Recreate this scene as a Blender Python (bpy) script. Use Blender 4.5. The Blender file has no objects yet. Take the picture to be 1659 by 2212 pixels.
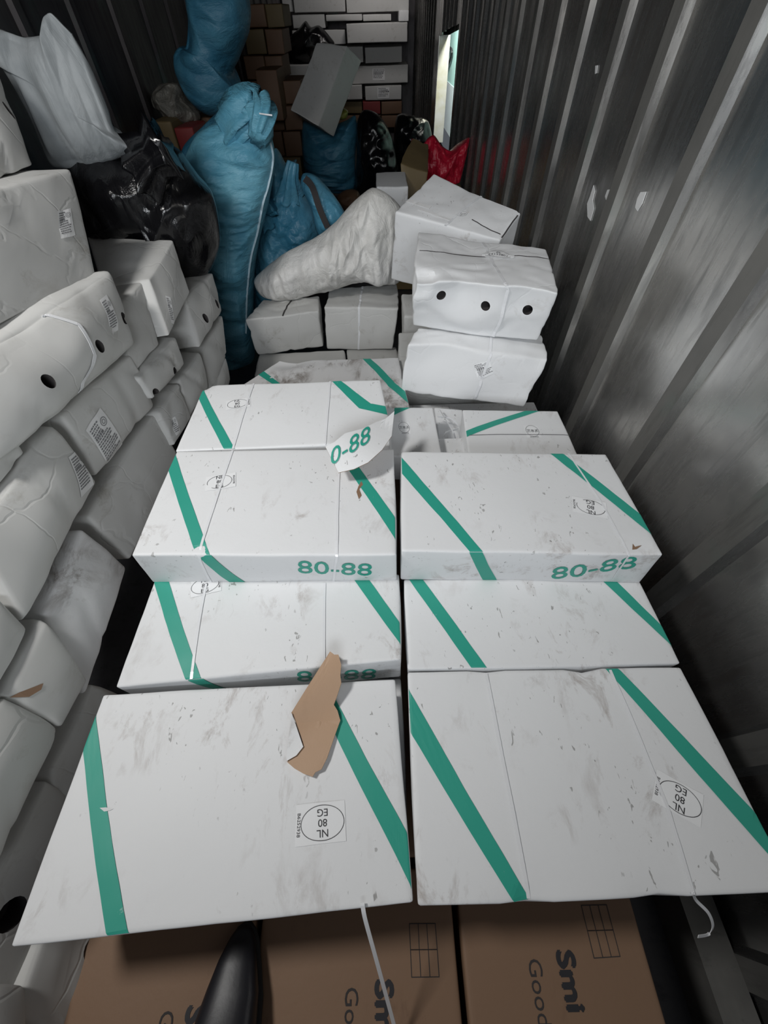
import bpy, bmesh, math, random
from mathutils import Vector, Matrix, noise
random.seed(7)
C = bpy.context.scene.collection
V = Vector
# ------------------------------------------------------------------ camera
F = 854.0; CX, CY = 829.5, 1106.0; H = 1.5
def _cam():
    y = V(((803-CX)/F, (CY-25)/F, -1)).normalized()
    dn = V(((848-CX)/F, (CY-1778)/F, -1)).normalized()
    z = -dn; y = (y - z*y.dot(z)).normalized(); x = y.cross(z)
    return Matrix((x, y, z))           # rows: world axes in camera space -> camera-to-world
RC = _cam()
cd = bpy.data.cameras.new('camera'); cam = bpy.data.objects.new('camera', cd); C.objects.link(cam)
cam.matrix_world = Matrix.Translation((0, 0, H)) @ RC.to_4x4()
cd.sensor_fit = 'HORIZONTAL'; cd.sensor_width = 36; cd.lens = 36*F/1659
cd.clip_start = .02; cd.clip_end = 100
sc = bpy.context.scene; sc.camera = cam
# ------------------------------------------------------------------ world, lights, exposure
sc.view_settings.view_transform = 'Standard'; sc.view_settings.look = 'None'
sc.view_settings.gamma = 1; sc.view_settings.use_curve_mapping = False
sc.view_settings.exposure = 0.0
w = bpy.data.worlds.new('world'); sc.world = w; w.use_nodes = True
w.node_tree.nodes['Background'].inputs[0].default_value = (.80, .88, 1, 1)
w.node_tree.nodes['Background'].inputs[1].default_value = 0.10
def lamp(name, loc, target, size, power, col, sy=None):
    ld = bpy.data.lights.new(name, 'AREA'); ld.shape = 'RECTANGLE' if sy else 'DISK'
    ld.size = size
    if sy: ld.size_y = sy
    ld.energy = power; ld.color = col
    o = bpy.data.objects.new(name, ld); C.objects.link(o); o.location = loc
    o.rotation_euler = (V(target)-V(loc)).to_track_quat('-Z', 'Y').to_euler()
    return o
lamp('work_lamp_light', (-1.15, .45, 2.38), (.1, .7, .6), .32, 22, (1, .985, .96))
_l = lamp('doorway_fill', (-.1, -1.35, 1.95), (0, 3.2, 1.35), 1.1, 10.5, (.92, .96, 1), .7); _l.data.spread = math.radians(82)  # added fill from the open end, beam narrowed to spare near brown cartons
_l = lamp('outside_light', (1.15, 10.2, 2.1), (1.62, 11.8, 1.1), .4, 55, (.95, 1, .97)); _l.data.spread = 2.2
_l = lamp('outside_jamb_light', (1.25, 6.4, 2.1), (.95, 7.5, .9), .3, 16, (1, 1, .93)); _l.data.spread = 1.2  # added spot that brightens only the jamb
lamp('rear_fill_light', (.1, 9.6, 2.4), (.1, 10.8, 1.2), .5, 7.0, (1, .95, .93))  # added fill for the top rows of the far stack; source unseen
# ------------------------------------------------------------------ helpers
def ray(px, py): return RC @ V(((px-CX)/F, -(py-CY)/F, -1))
def atz(px, py, z): d = ray(px, py); return V((0, 0, H)) + d*((z)/d.z)       # z relative to camera
def aty(px, py, y): d = ray(px, py); return V((0, 0, H)) + d*(y/d.y)
def onpl(px, py, n, p0): d = ray(px, py); n = V(n); return V((0, 0, H)) + d*((V(p0)-V((0, 0, H))).dot(n)/d.dot(n))
def root(name, loc, label, cat, group=None):
    o = bpy.data.objects.new(name, None); C.objects.link(o); o.location = loc; o.empty_display_size = .05
    o['label'] = label; o['category'] = cat
    if group: o['group'] = group
    return o
def link(name, me, parent=None, mats=(), smooth=False):
    for m in mats: me.materials.append(m)
    o = bpy.data.objects.new(name, me); C.objects.link(o)
    if parent:
        top = parent; off = V(parent.location); 
        while top.parent: top = top.parent; off += V(top.location)
        for v in me.vertices: v.co -= off
        o.parent = parent
    if smooth:
        for p in me.polygons: p.use_smooth = True
    return o
def mk(name, vs, fs, parent=None, mats=(), mi=None, smooth=False):
    me = bpy.data.meshes.new(name); me.from_pydata([tuple(v) for v in vs], [], fs)
    if mi:
        for p, i in zip(me.polygons, mi): p.material_index = i
    me.update()
    return link(name, me, parent, mats, smooth)
def struct(o): o['kind'] = 'structure'; return o
def tag(o, label, cat, group=None):
    o['label'] = label; o['category'] = cat
    if group: o['group'] = group
    c = sum((v.co for v in o.data.vertices), V())/len(o.data.vertices)
    for v in o.data.vertices: v.co -= c
    o.location = c
    return o
def nz(p, s=1, seed=0): return noise.noise(V(p)*s + V((seed*7.31, seed*3.7, seed*1.9)))
def nv(p, s=1, seed=0): return noise.noise_vector(V(p)*s + V((seed*7.31, seed*3.7, seed*1.9)))
# ------------------------------------------------------------------ materials
def mat(name, col, rough=.6, metal=0, spec=.5):
    m = bpy.data.materials.new(name); m.use_nodes = True; b = m.node_tree.nodes['Principled BSDF']
    b.inputs['Base Color'].default_value = (*col, 1); b.inputs['Roughness'].default_value = rough
    b.inputs['Metallic'].default_value = metal; b.inputs['Specular IOR Level'].default_value = spec
    return m
class NT:
    def __init__(s, m): s.t = m.node_tree; s.n = s.t.nodes; s.b = s.n['Principled BSDF']; s.geo = s.n.new('ShaderNodeTexCoord')
    def noise(s, scale, detail=5, rough=.6, stretch=None, dist=0, off=0):
        mp = s.n.new('ShaderNodeMapping'); s.t.links.new(s.geo.outputs['Object'], mp.inputs[0])
        if stretch: mp.inputs['Scale'].default_value = stretch
        mp.inputs['Location'].default_value = (off, off*.7, off*.3)
        oi = s.n.new('ShaderNodeObjectInfo'); 
        t = s.n.new('ShaderNodeTexNoise'); t.noise_dimensions = '4D'
        mu = s.n.new('ShaderNodeMath'); mu.operation = 'MULTIPLY'; mu.inputs[1].default_value = 37
        s.t.links.new(oi.outputs['Random'], mu.inputs[0]); s.t.links.new(mu.outputs[0], t.inputs['W'])
        s.t.links.new(mp.outputs[0], t.inputs['Vector'])
        t.inputs['Scale'].default_value = scale; t.inputs['Detail'].default_value = detail
        t.inputs['Roughness'].default_value = rough; t.inputs['Distortion'].default_value = dist
        return t.outputs[0]
    def ramp(s, src, a, b, lo=0., hi=1.):
        r = s.n.new('ShaderNodeMapRange'); s.t.links.new(src, r.inputs[0])
        r.inputs[1].default_value = a; r.inputs[2].default_value = b; r.inputs[3].default_value = lo; r.inputs[4].default_value = hi
        return r.outputs[0]
    def mul(s, a, b):
        r = s.n.new('ShaderNodeMath'); r.operation = 'MULTIPLY'; s.t.links.new(a, r.inputs[0])
        if isinstance(b, float): r.inputs[1].default_value = b
        else: s.t.links.new(b, r.inputs[1])
        return r.outputs[0]
    def mix(s, fac, c1, c2):
        r = s.n.new('ShaderNodeMix'); r.data_type = 'RGBA'; s.t.links.new(fac, r.inputs[0])
        for k, c in ((6, c1), (7, c2)):
            if isinstance(c, tuple): r.inputs[k].default_value = (*c, 1)
            else: s.t.links.new(c, r.inputs[k])
        return r.outputs[2]
    def base(s, c): s.t.links.new(c, s.b.inputs['Base Color'])
    def rough(s, c): s.t.links.new(c, s.b.inputs['Roughness'])
    def bump(s, src, strength, dist=.01):
        r = s.n.new('ShaderNodeBump'); r.inputs['Strength'].default_value = strength; r.inputs['Distance'].default_value = dist
        s.t.links.new(src, r.inputs['Height']); s.t.links.new(r.outputs[0], s.b.inputs['Normal'])
def carton_mat(name, col, dirt, amt, speck=True, bump=.25, thr=.56, crease=False):
    m = mat(name, col, .55, 0, .35); n = NT(m)
    cloud = n.ramp(n.noise(4, 3), .35, .7, 0, .35)
    sm = n.mul(n.ramp(n.noise(16, 8, .72, (1, .55, 1), .6), thr, thr+.15), n.ramp(n.noise(5, 3, .5, None, 0, 5), .46, .62))
    c = n.mix(n.mul(cloud, .35), col, tuple(x*.86 for x in col))
    c = n.mix(n.mul(sm, amt), c, dirt)
    if speck:
        sp = n.mul(n.ramp(n.noise(85, 2, .5, (1, .5, 1), 1.2, 3), .665, .70), n.ramp(n.noise(7, 2, .5, None, 0, 9), .47, .58))
        c = n.mix(n.mul(sp, .6), c, (.13, .12, .11))
    n.base(c); h = n.noise(60, 6, .6)
    if crease:
        vo = n.n.new('ShaderNodeTexVoronoi'); vo.feature = 'DISTANCE_TO_EDGE'; vo.inputs['Scale'].default_value = 4.2
        ad = n.n.new('ShaderNodeVectorMath'); ad.operation = 'MULTIPLY_ADD'
        ns = n.n.new('ShaderNodeTexNoise'); ns.inputs['Scale'].default_value = 3.5; ns.inputs['Detail'].default_value = 4
        n.t.links.new(n.geo.outputs['Object'], ns.inputs['Vector']); n.t.links.new(ns.outputs['Color'], ad.inputs[0])
        oi = n.n.new('ShaderNodeObjectInfo'); sc_ = n.n.new('ShaderNodeVectorMath'); sc_.operation = 'SCALE'; sc_.inputs[0].default_value = (9, 5, 7)
        n.t.links.new(oi.outputs['Random'], sc_.inputs['Scale'])
        a2 = n.n.new('ShaderNodeVectorMath'); a2.operation = 'ADD'; n.t.links.new(n.geo.outputs['Object'], a2.inputs[0]); n.t.links.new(sc_.outputs[0], a2.inputs[1])
        ad.inputs[1].default_value = (.28, .28, .28); n.t.links.new(a2.outputs[0], ad.inputs[2]); n.t.links.new(ad.outputs[0], vo.inputs['Vector'])
        cr = n.ramp(vo.outputs['Distance'], 0, .022); mm = n.n.new('ShaderNodeMath'); mm.operation = 'MULTIPLY_ADD'; mm.inputs[1].default_value = .12
        n.t.links.new(h, mm.inputs[0]); n.t.links.new(n.mul(cr, n.ramp(n.noise(3, 2), .35, .65)), mm.inputs[2]); h = mm.outputs[0]
        n.bump(h, .26, .004)
    else: n.bump(h, bump, .002)
    return m
M = {}
M['carton'] = carton_mat('white_carton_board', (.80, .81, .82), (.33, .28, .25), .8, True, .25, .53)
M['carton_dirty'] = carton_mat('grubby_white_carton_board', (.74, .74, .745), (.22, .19, .17), .95, True, .3, .46)
M['carton_old'] = carton_mat('worn_white_carton_board', (.59, .59, .575), (.30, .28, .24), .7, False, .35, .54, True)
M['carton_rip'] = carton_mat('rippled_white_carton_board', (.79, .80, .81), (.42, .39, .36), .4, False, .5, .56, True)
M['green'] = mat('teal_print', (.028, .355, .265), .5); _n = NT(M['green'])
_n.base(_n.mix(_n.ramp(_n.noise(38, 6, .7), .66, .74), (.028, .355, .265), (.45, .62, .58)))
M['ink'] = mat('black_ink', (.03, .03, .035), .5)
M['ink2'] = mat('grey_fine_print', (.20, .20, .21), .6)
M['label'] = mat('glossy_white_label', (.88, .89, .90), .22); _n = NT(M['label']); _n.bump(_n.noise(40, 3), .15, .002)
M['label_old'] = mat('dull_paper_label', (.80, .80, .80), .5)
M['strap'] = mat('white_plastic_strap', (.82, .83, .85), .22, 0, .7)
M['kraft'] = carton_mat('brown_kraft_board', (.265, .165, .105), (.15, .085, .055), .7, False)
M['scrap'] = carton_mat('torn_kraft_scrap', (.47, .31, .20), (.35, .22, .14), .4, False)
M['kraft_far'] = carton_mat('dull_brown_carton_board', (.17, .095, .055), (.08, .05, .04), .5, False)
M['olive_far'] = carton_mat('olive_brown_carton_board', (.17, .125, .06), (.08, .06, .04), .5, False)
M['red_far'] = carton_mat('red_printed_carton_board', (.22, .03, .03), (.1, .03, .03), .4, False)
M['cavity'] = mat('dark_shade_and_ink', (.05, .045, .045), .9)  # near-black paints the darkness in holes, creases and folds; also marker ink
M['meat'] = mat('wrapped_goods_inside', (.30, .20, .20), .4)
def sack_mat(name, col, col2, rough, wr=6, st=(1, 1, 1), bs=.5, thread=True, metal=0):
    m = mat(name, col, rough); n = NT(m)
    c = n.mix(n.ramp(n.noise(5, 4, .6), .38, .66), col, col2)
    n.base(c); h = n.noise(wr, 7, .6, st, .8)
    n.bump(h, bs, .03)
    return m
M['blue'] = sack_mat('blue_woven_plastic', (.085, .30, .43), (.16, .42, .54), .42, 9, (.8, .8, 2.4), .6)
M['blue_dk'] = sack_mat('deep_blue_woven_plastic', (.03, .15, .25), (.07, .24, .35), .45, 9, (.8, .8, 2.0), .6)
M['blue_gl'] = sack_mat('blue_film_plastic', (.06, .27, .42), (.13, .38, .53), .28, 8, (1, 1, 1.3), .7)
M['wsack'] = sack_mat('white_woven_plastic', (.66, .65, .62), (.78, .77, .75), .5, 8, (1.4, 1, 1), .6)
M['tarp'] = sack_mat('grey_white_woven_sheet', (.20, .22, .23), (.30, .32, .33), .6, 5, (2, 2, .5), .35)
M['black'] = sack_mat('black_bin_liner_plastic', (.004, .004, .005), (.007, .007, .008), .17, 7, (1.6, 1, .7), .35)
M['red'] = sack_mat('red_plastic_film', (.42, .008, .03), (.60, .02, .05), .25, 9, (1, 1, 1), .8)
M['silver'] = sack_mat('clear_grey_film', (.12, .115, .10), (.26, .25, .22), .25, 14, (1, 1, 1), 1.0)
M['seam'] = mat('pale_sack_seam', (.42, .55, .62), .5)
M['leather'] = mat('black_leather', (.010, .010, .014), .42); _n = NT(M['leather']); _n.bump(_n.noise(140, 2), .12, .001)
M['rubber'] = mat('black_rubber_sole', (.012, .012, .012), .7)
# container wall: brushed, scuffed aluminium
def wall_mat(name, col, lo, hi, rl=.25, rh=.5, me=1.0):
    m = mat(name, col, .35, me); n = NT(m)
    a = n.noise(3, 6, .65, (1, .35, .35)); b_ = n.noise(14, 7, .7, (1, 2.2, .25), .4)
    c = n.mix(n.ramp(a, .35, .68), lo, hi)
    c = n.mix(n.ramp(b_, .52, .72, 0, .55), c, tuple(x*.45 for x in lo))
    gn = n.ramp(n.noise(5, 5, .6, (1, .8, .4), 0, 11), .60, .72, 0, .35)
    c = n.mix(gn, c, (.10, .22, .18)); n.base(c)
    n.rough(n.ramp(b_, .3, .7, rl, rh)); n.bump(a, .12, .008)
    return m
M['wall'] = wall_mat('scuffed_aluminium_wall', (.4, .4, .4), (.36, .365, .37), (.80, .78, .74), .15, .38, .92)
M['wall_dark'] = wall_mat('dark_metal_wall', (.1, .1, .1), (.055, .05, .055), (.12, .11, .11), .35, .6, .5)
M['rib'] = wall_mat('pale_metal_rib', (.4, .4, .4), (.12, .12, .115), (.24, .235, .22), .40, .6, .35)
M['flake'] = mat('peeling_white_paint', (.75, .76, .76), .7)
M['jamb'] = mat('galvanised_jamb', (.55, .56, .46), .3, .6); _n = NT(M['jamb']); _n.base(_n.mix(_n.ramp(_n.noise(6, 5), .4, .65), (.62, .63, .60), (.50, .49, .36)))
M['teal_wall'] = mat('pale_teal_painted_wall', (.50, .76, .70), .7)
M['tile'] = mat('white_painted_wall', (.75, .78, .80), .7)
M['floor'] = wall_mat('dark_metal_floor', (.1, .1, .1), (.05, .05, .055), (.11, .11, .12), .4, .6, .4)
M['cable'] = mat('dark_cable', (.03, .03, .03), .5)
M['yellow'] = mat('yellow_plastic_wrap', (.30, .30, .06), .35)
# ------------------------------------------------------------------ carton builder
R0 = [-1, -.985, -.96, -.9, -.75, -.5, -.25, 0, .25, .5, .75, .9, .96, .985, 1]
def grid_axis(n):
    g = [-1, -.985, -.96, -.92]; k = n
    g += [-.85+1.7*i/k for i in range(k+1)]
    return g + [.92, .96, .985, 1]
class Box:
    """T: back-left, back-right, front-right, front-left of the top; B the same of the bottom (world)."""
    AX = {'top': (0, 1, 2, 1), 'bottom': (0, 1, 2, -1), 'front': (0, 2, 1, -1), 'back': (0, 2, 1, 1), 'left': (1, 2, 0, -1), 'right': (1, 2, 0, 1)}
    def __init__(s, T, B, r=.02, bulge=.004, amp=.003, fr=9, seed=0, n=10, dents=()):
        s.T = [V(t) for t in T]; s.B = [V(b) for b in B]; s.r = r; s.bulge = bulge; s.amp = amp; s.fr = fr; s.seed = seed; s.n = n; s.dents = dents
        s.c = sum(s.T+s.B, V())/8
        e = [(s.T[1]-s.T[0]).length/2, (s.T[3]-s.T[0]).length/2, (s.T[0]-s.B[0]).length/2]
        s.half = [max(x, .01) for x in e]; s.mn = min(s.half)
    def tri(s, p):
        a, b, c = (p[0]+1)/2, (p[1]+1)/2, (p[2]+1)/2
        t = (s.T[0]*(1-a)+s.T[1]*a)*b + (s.T[3]*(1-a)+s.T[2]*a)*(1-b)
        u = (s.B[0]*(1-a)+s.B[1]*a)*b + (s.B[3]*(1-a)+s.B[2]*a)*(1-b)
        return t*c + u*(1-c)
    def M(s, p):
        q = []; d = []
        for i in range(3):
            k = 1 - min(.9, s.r*1.0/s.half[i]); x = max(-1.02, min(1.02, p[i])); qq = max(-k, min(k, x)); q.append(qq); d.append((x-qq)/(1-k) if k < 1 else 0)
        L = math.sqrt(sum(x*x for x in d)); mxd = max(abs(x) for x in d)
        if mxd > 1e-6:
            f = mxd/L; d = [x*f for x in d]
        pp = [q[i] + d[i]*min(.9, s.r/s.half[i]) for i in range(3)]
        w0 = s.tri(pp)
        bl = V((0, 0, 0))
        bx = (1-min(1, p[0]**2)); by = (1-min(1, p[1]**2)); bz = (1-min(1, p[2]**2))
        m = max(abs(p[0]), abs(p[1]), abs(p[2]))
        out = (w0 - s.c)
        if s.bulge:
            ax = [abs(x) for x in p].index(m)
            k = {0: by*bz, 1: bx*bz, 2: bx*by}[ax]
            g = [0, 0, 0]; g[ax] = .02*(1 if p[ax] > 0 else -1)
            nn = (s.tri([pp[i]+g[i] for i in range(3)]) - w0).normalized()
            bl = nn*s.bulge*k
        d = nv(w0, s.fr*.6, s.seed)*s.amp + nv(w0, s.fr*2.7, s.seed+3)*s.amp*.25
        if s.amp > .004: d = d - (w0-s.c).normalized()*s.amp*(1.0-min(1, abs(nz(w0, s.fr*.8, s.seed+6))*7))*.7
        for (dp, rad, vec) in s.dents:
            dd = math.sqrt(sum(((p[i]-dp[i])*s.half[i])**2 for i in range(3)))
            if dd < rad: d = d + V(vec)*(1-(dd/rad)**1.3)
        return w0 + bl + d
    def P(s, face, u, v, off=0.0):
        i, j, k, sg = s.AX[face]
        p = [0, 0, 0]; p[i] = u; p[j] = v; p[k] = sg
        a = s.M(p)
        if off:
            e = .02; pu = list(p); pu[i] = u+e; pv = list(p); pv[j] = v+e
            mu = list(p); mu[i] = u-e; mv = list(p); mv[j] = v-e
            n = (s.M(pu)-s.M(mu)).cross(s.M(pv)-s.M(mv)).normalized()
            if n.dot(a - s.c) < 0: n = -n
            a = a + n*off
        return a
    def mesh(s):
        vs = []; fs = []
        for face, (i, j, k, sg) in s.AX.items():
            gi = grid_axis(s.n); gj = grid_axis(s.n if face in ('top', 'bottom') else max(4, s.n//2))
            b0 = len(vs)
            for a in gi:
                for b in gj:
                    p = [0, 0, 0]; p[i] = a; p[j] = b; p[k] = sg; vs.append(s.M(p))
            m = len(gj)
            flip = (sg > 0) == (face in ('front', 'back'))
            for x in range(len(gi)-1):
                for y in range(m-1):
                    q = (b0+x*m+y, b0+(x+1)*m+y, b0+(x+1)*m+y+1, b0+x*m+y+1)
                    fs.append(q[::-1] if flip else q)
        return vs, fs
    def uv(s, face, px, py):
        """photo pixel -> (u, v) on a face, by Newton on the flat face"""
        i, j, k, sg = s.AX[face]
        def pt(u, v):
            p = [0, 0, 0]; p[i] = u; p[j] = v; p[k] = sg; return s.tri(p)
        def pj(u, v):
            q = RC.transposed() @ (pt(u, v) - V((0, 0, H))); return CX + F*q.x/-q.z, CY - F*q.y/-q.z
        u = v = 0.
        for _ in range(25):
            x0, y0 = pj(u, v); e = 1e-3; xu, yu = pj(u+e, v); xv, yv = pj(u, v+e)
            a, b, c, d = (xu-x0)/e, (xv-x0)/e, (yu-y0)/e, (yv-y0)/e; D = a*d-b*c
            if abs(D) < 1e-9: break
            rx, ry = px-x0, py-y0; u += max(-.5, min(.5, (d*rx-b*ry)/D)); v += max(-.5, min(.5, (-c*rx+a*ry)/D))
        return u, v
def cl(x): return max(-1, min(1, x))
def clip(poly):
    for ax, sg in ((0, 1), (0, -1), (1, 1), (1, -1)):
        out = []
        for i in range(len(poly)):
            a, b = poly[i-1], poly[i]; ia, ib = a[ax]*sg <= 1, b[ax]*sg <= 1
            if ia != ib:
                t = (sg-a[ax])/(b[ax]-a[ax]); out.append((a[0]+(b[0]-a[0])*t, a[1]+(b[1]-a[1])*t))
            if ib: out.append(b)
        poly = out
        if not poly: return []
    return poly
def patch(bx, face, quad, vs, fs, mi, m, nu=3, nv_=64, off=.0011):
    """quad (4 uv corners, a-b end, c-d end) draped on the face"""
    a, b, c, d = quad
    # the band between the lines a-d and b-c, run past both ends and cut at the face's borders
    la = (a[0]-d[0], a[1]-d[1]); lb = (b[0]-c[0], b[1]-c[1])
    e0, e1 = bx.ext if hasattr(bx, 'ext') else (0, 0)
    for t in range(nv_):
        for q in range(nu):
            P_ = []
            for (x, y) in ((t/nv_, q/nu), ((t+1)/nv_, q/nu), ((t+1)/nv_, (q+1)/nu), (t/nv_, (q+1)/nu)):
                x = x*(1+e0+e1)-e0
                P_.append(((a[0]*(1-y)+b[0]*y)*(1-x)+(d[0]*(1-y)+c[0]*y)*x, (a[1]*(1-y)+b[1]*y)*(1-x)+(d[1]*(1-y)+c[1]*y)*x))
            P_ = clip(P_)
            if len(P_) < 3: continue
            b0 = len(vs)
            for u, v in P_: vs.append(bx.P(face, u, v, off))
            fs.append(tuple(range(b0, b0+len(P_)))); mi.append(m)
def carton(name, bx, label, cat='carton', group=None, m='carton', stripes=(), extra=None, holes=(), hole_r=.014, flaps=None):
    """stripes: (face, [4 pixel corners])"""
    base = sum(bx.B, V())/4
    rt = root(name, base, label, cat, group)
    vs, fs = bx.mesh(); bm = bmesh.new()
    me = bpy.data.meshes.new('carton_body'); me.from_pydata([tuple(v) for v in vs], [], fs)
    bm.from_mesh(me); bmesh.ops.remove_doubles(bm, verts=bm.verts, dist=.00025); bmesh.ops.recalc_face_normals(bm, faces=bm.faces); bm.to_mesh(me); bm.free()
    if holes:
        me.materials.append(M[m]); me.materials.append(M['cavity'])
        cut_v = []; cut_f = []; K = 18
        for h in holes:
            face, px, py = h[:3]; sx = h[3] if len(h) > 3 else 1
            u, v = bx.uv(face, px, py); a = bx.P(face, u, v, .02); b = bx.P(face, u, v, -.055)
            n = (a-b).normalized(); t1 = (bx.P(face, u+.05, v)-bx.P(face, u-.05, v)).normalized(); t2 = n.cross(t1)
            b0 = len(cut_v)
            for z in (a, b):
                for q in range(K):
                    th = 2*math.pi*q/K; cut_v.append(z+t1*math.cos(th)*hole_r*sx+t2*math.sin(th)*hole_r)
            cut_f.append(tuple(range(b0+K-1, b0-1, -1))); cut_f.append(tuple(range(b0+K, b0+2*K)))
            for q in range(K): cut_f.append((b0+q, b0+(q+1) % K, b0+K+(q+1) % K, b0+K+q))
        cm = bpy.data.meshes.new('tmp'); cm.from_pydata([tuple(v) for v in cut_v], [], cut_f); cm.materials.append(M['cavity'])
        b2 = bmesh.new(); b2.from_mesh(cm); bmesh.ops.recalc_face_normals(b2, faces=b2.faces); b2.to_mesh(cm); b2.free()
        co = bpy.data.objects.new('tmp', cm); C.objects.link(co)
        to = bpy.data.objects.new('tmp2', me); C.objects.link(to)
        md = to.modifiers.new('b', 'BOOLEAN'); md.operation = 'DIFFERENCE'; md.object = co; md.solver = 'EXACT'; md.material_mode = 'TRANSFER'
        bpy.context.view_layer.update()
        nm = bpy.data.meshes.new_from_object(to.evaluated_get(bpy.context.evaluated_depsgraph_get()))
        bpy.data.objects.remove(to); bpy.data.objects.remove(co)
        me = nm; me.name = 'carton_body'; mats = ()
    else: mats = (M[m],)
    o = link('carton_body', me, rt, mats, True); o.data.set_sharp_from_angle(angle=math.radians(34))
    bx.rt = rt; bx.body = o
    if stripes:
        for st in stripes:
            vs = []; fs = []; mi = []; face, q = st[:2]; bx.ext = st[2] if len(st) > 2 else (.12, .12)
            patch(bx, face, [bx.uv(face, *p) for p in q], vs, fs, mi, 0)
            me = bpy.data.meshes.new('green_stripe'); me.from_pydata([tuple(v) for v in vs], [], fs)
            bm = bmesh.new(); bm.from_mesh(me); bmesh.ops.remove_doubles(bm, verts=bm.verts, dist=.0002); bm.to_mesh(me); bm.free()
            link('green_stripe', me, rt, (M['green'],))
    return rt
def mirror_pt(p): return p
def text_mesh(txt, size=1, wx=1.0):
    cu = bpy.data.curves.new('t', 'FONT'); cu.body = txt; cu.size = size; cu.align_x = 'CENTER'; cu.align_y = 'CENTER'; cu.resolution_u = 3
    o = bpy.data.objects.new('t', cu); C.objects.link(o); bpy.context.view_layer.update()
    me = bpy.data.meshes.new_from_object(o.evaluated_get(bpy.context.evaluated_depsgraph_get()))
    bpy.data.objects.remove(o)
    bm = bmesh.new(); bm.from_mesh(me)
    bmesh.ops.triangulate(bm, faces=bm.faces); bmesh.ops.recalc_face_normals(bm, faces=bm.faces)
    vs = [V((v.co.x*wx, v.co.y, 0)) for v in bm.verts]; fs = [tuple(v.index for v in f.verts) for f in bm.faces]; bm.free()
    bpy.data.meshes.remove(me)
    return vs, fs
def decal(bx, face, cpx, up_px, vs, fs, mi, off):
    """map flat local shape (metres, x right, y up) centred at photo pixel cpx, its up pointing to pixel up_px"""
    u0, v0 = bx.uv(face, *cpx); u1, v1 = bx.uv(face, *up_px)
    i, j, k, sg = bx.AX[face]; hu, hv = bx.half[i], bx.half[j]
    up = V(((u1-u0)*hu, (v1-v0)*hv, 0)).normalized()
    a = bx.P(face, 0, 0, 0); n = bx.P(face, 0, 0, .01) - a
    eu = bx.P(face, .1, 0)-a; ev = bx.P(face, 0, .1)-a
    right = V((up.y, -up.x, 0))
    if eu.cross(ev).dot(n) < 0: right = -right
    return [bx.P(face, cl(u0+(right.x*p.x+up.x*p.y)/hu), cl(v0+(right.y*p.x+up.y*p.y)/hv), off+p.z) for p in vs]
def ellipse_ring(a, b, t, K=48, gap=None):
    vs = []; fs = []
    for q in range(K):
        th = 2*math.pi*q/K; c, s_ = math.cos(th), math.sin(th)
        vs += [V((a*c, b*s_, 0)), V(((a-t)*c, (b-t)*s_, 0))]
    for q in range(K):
        if gap and gap[0] <= q <= gap[1]: continue
        r = (q+1) % K; fs.append((2*q, 2*r, 2*r+1, 2*q+1))
    return vs, fs
def add(vs, fs, mi, nvs, nfs, m):
    b = len(vs); vs += nvs; fs += [tuple(i+b for i in f) for f in nfs]; mi += [m]*len(nfs)
def rectg(w, h, nx=6, ny=5, x0=0, y0=0, z=0):
    vs = [V((x0+w*(i/nx-.5), y0+h*(j/ny-.5), z)) for i in range(nx+1) for j in range(ny+1)]
    fs = [(i*(ny+1)+j, (i+1)*(ny+1)+j, (i+1)*(ny+1)+j+1, i*(ny+1)+j+1) for i in range(nx) for j in range(ny)]
    return vs, fs
def oval_label(bx, face, c, up, w=.082, h=.055, lines=('NL', '80', 'EG'), serial='B6252938', gap=None, ts=.0165):
    vs = []; fs = []; mi = []
    a, b = rectg(w, h); add(vs, fs, mi, decal(bx, face, c, up, a, b, 0, .0010), b, 0)
    a, b = ellipse_ring(h*.62, h*.44, .0010, gap=gap); a = [p+V((-w*.04, 0, 0)) for p in a]; add(vs, fs, mi, decal(bx, face, c, up, a, b, 0, .0016), b, 1)
    for k, t in enumerate(lines):
        a, b = text_mesh(t, ts*(3/len(lines))**.3); a = [p+V((-w*.04, (len(lines)/2-.5-k)*ts*.95, 0)) for p in a]
        add(vs, fs, mi, decal(bx, face, c, up, a, b, 0, .0016), b, 1)
    if serial:
        a, b = text_mesh(serial, h*.13, 1.1); a = [V((w*.44-p.y, p.x, 0)) for p in a]
        add(vs, fs, mi, decal(bx, face, c, up, a, b, 0, .0016), b, 1)
    return mk('approval_label', vs, fs, bx.rt, (M['label'], M['ink']), mi)
def info_label(bx, face, c, up, w=.05, h=.07, rows=11, seal=True, old=True, off=.0014, seed=1):
    rnd = random.Random(seed); vs = []; fs = []; mi = []
    a, b = rectg(w, h); add(vs, fs, mi, decal(bx, face, c, up, a, b, 0, off), b, 0)
    for k in range(rows):
        y = h*(.40-.80*k/rows); L = w*(.55+.3*rnd.random()); x = -w*.42
        if seal and k < rows*.34: L = w*.42
        while x < -w*.42+L:
            d = w*(.04+.09*rnd.random()); t = h/rows*(.42 if k not in (rows//3,) else .8)
            a, b = rectg(d, t, 1, 1, x+d/2, y); add(vs, fs, mi, decal(bx, face, c, up, a, b, 0, off+.0006), b, 1); x += d+w*.025
    if seal:
        a, b = ellipse_ring(w*.15, w*.13, w*.022, 20); a = [p+V((w*.25, h*.28, 0)) for p in a]; add(vs, fs, mi, decal(bx, face, c, up, a, b, 0, off+.0006), b, 1)
        a, b = ellipse_ring(w*.08, w*.07, w*.02, 14); a = [p+V((w*.25, h*.28, 0)) for p in a]; add(vs, fs, mi, decal(bx, face, c, up, a, b, 0, off+.0006), b, 1)
    return mk('printed_label', vs, fs, bx.rt, (M['label_old' if old else 'label'], M['ink2']), mi)
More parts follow.
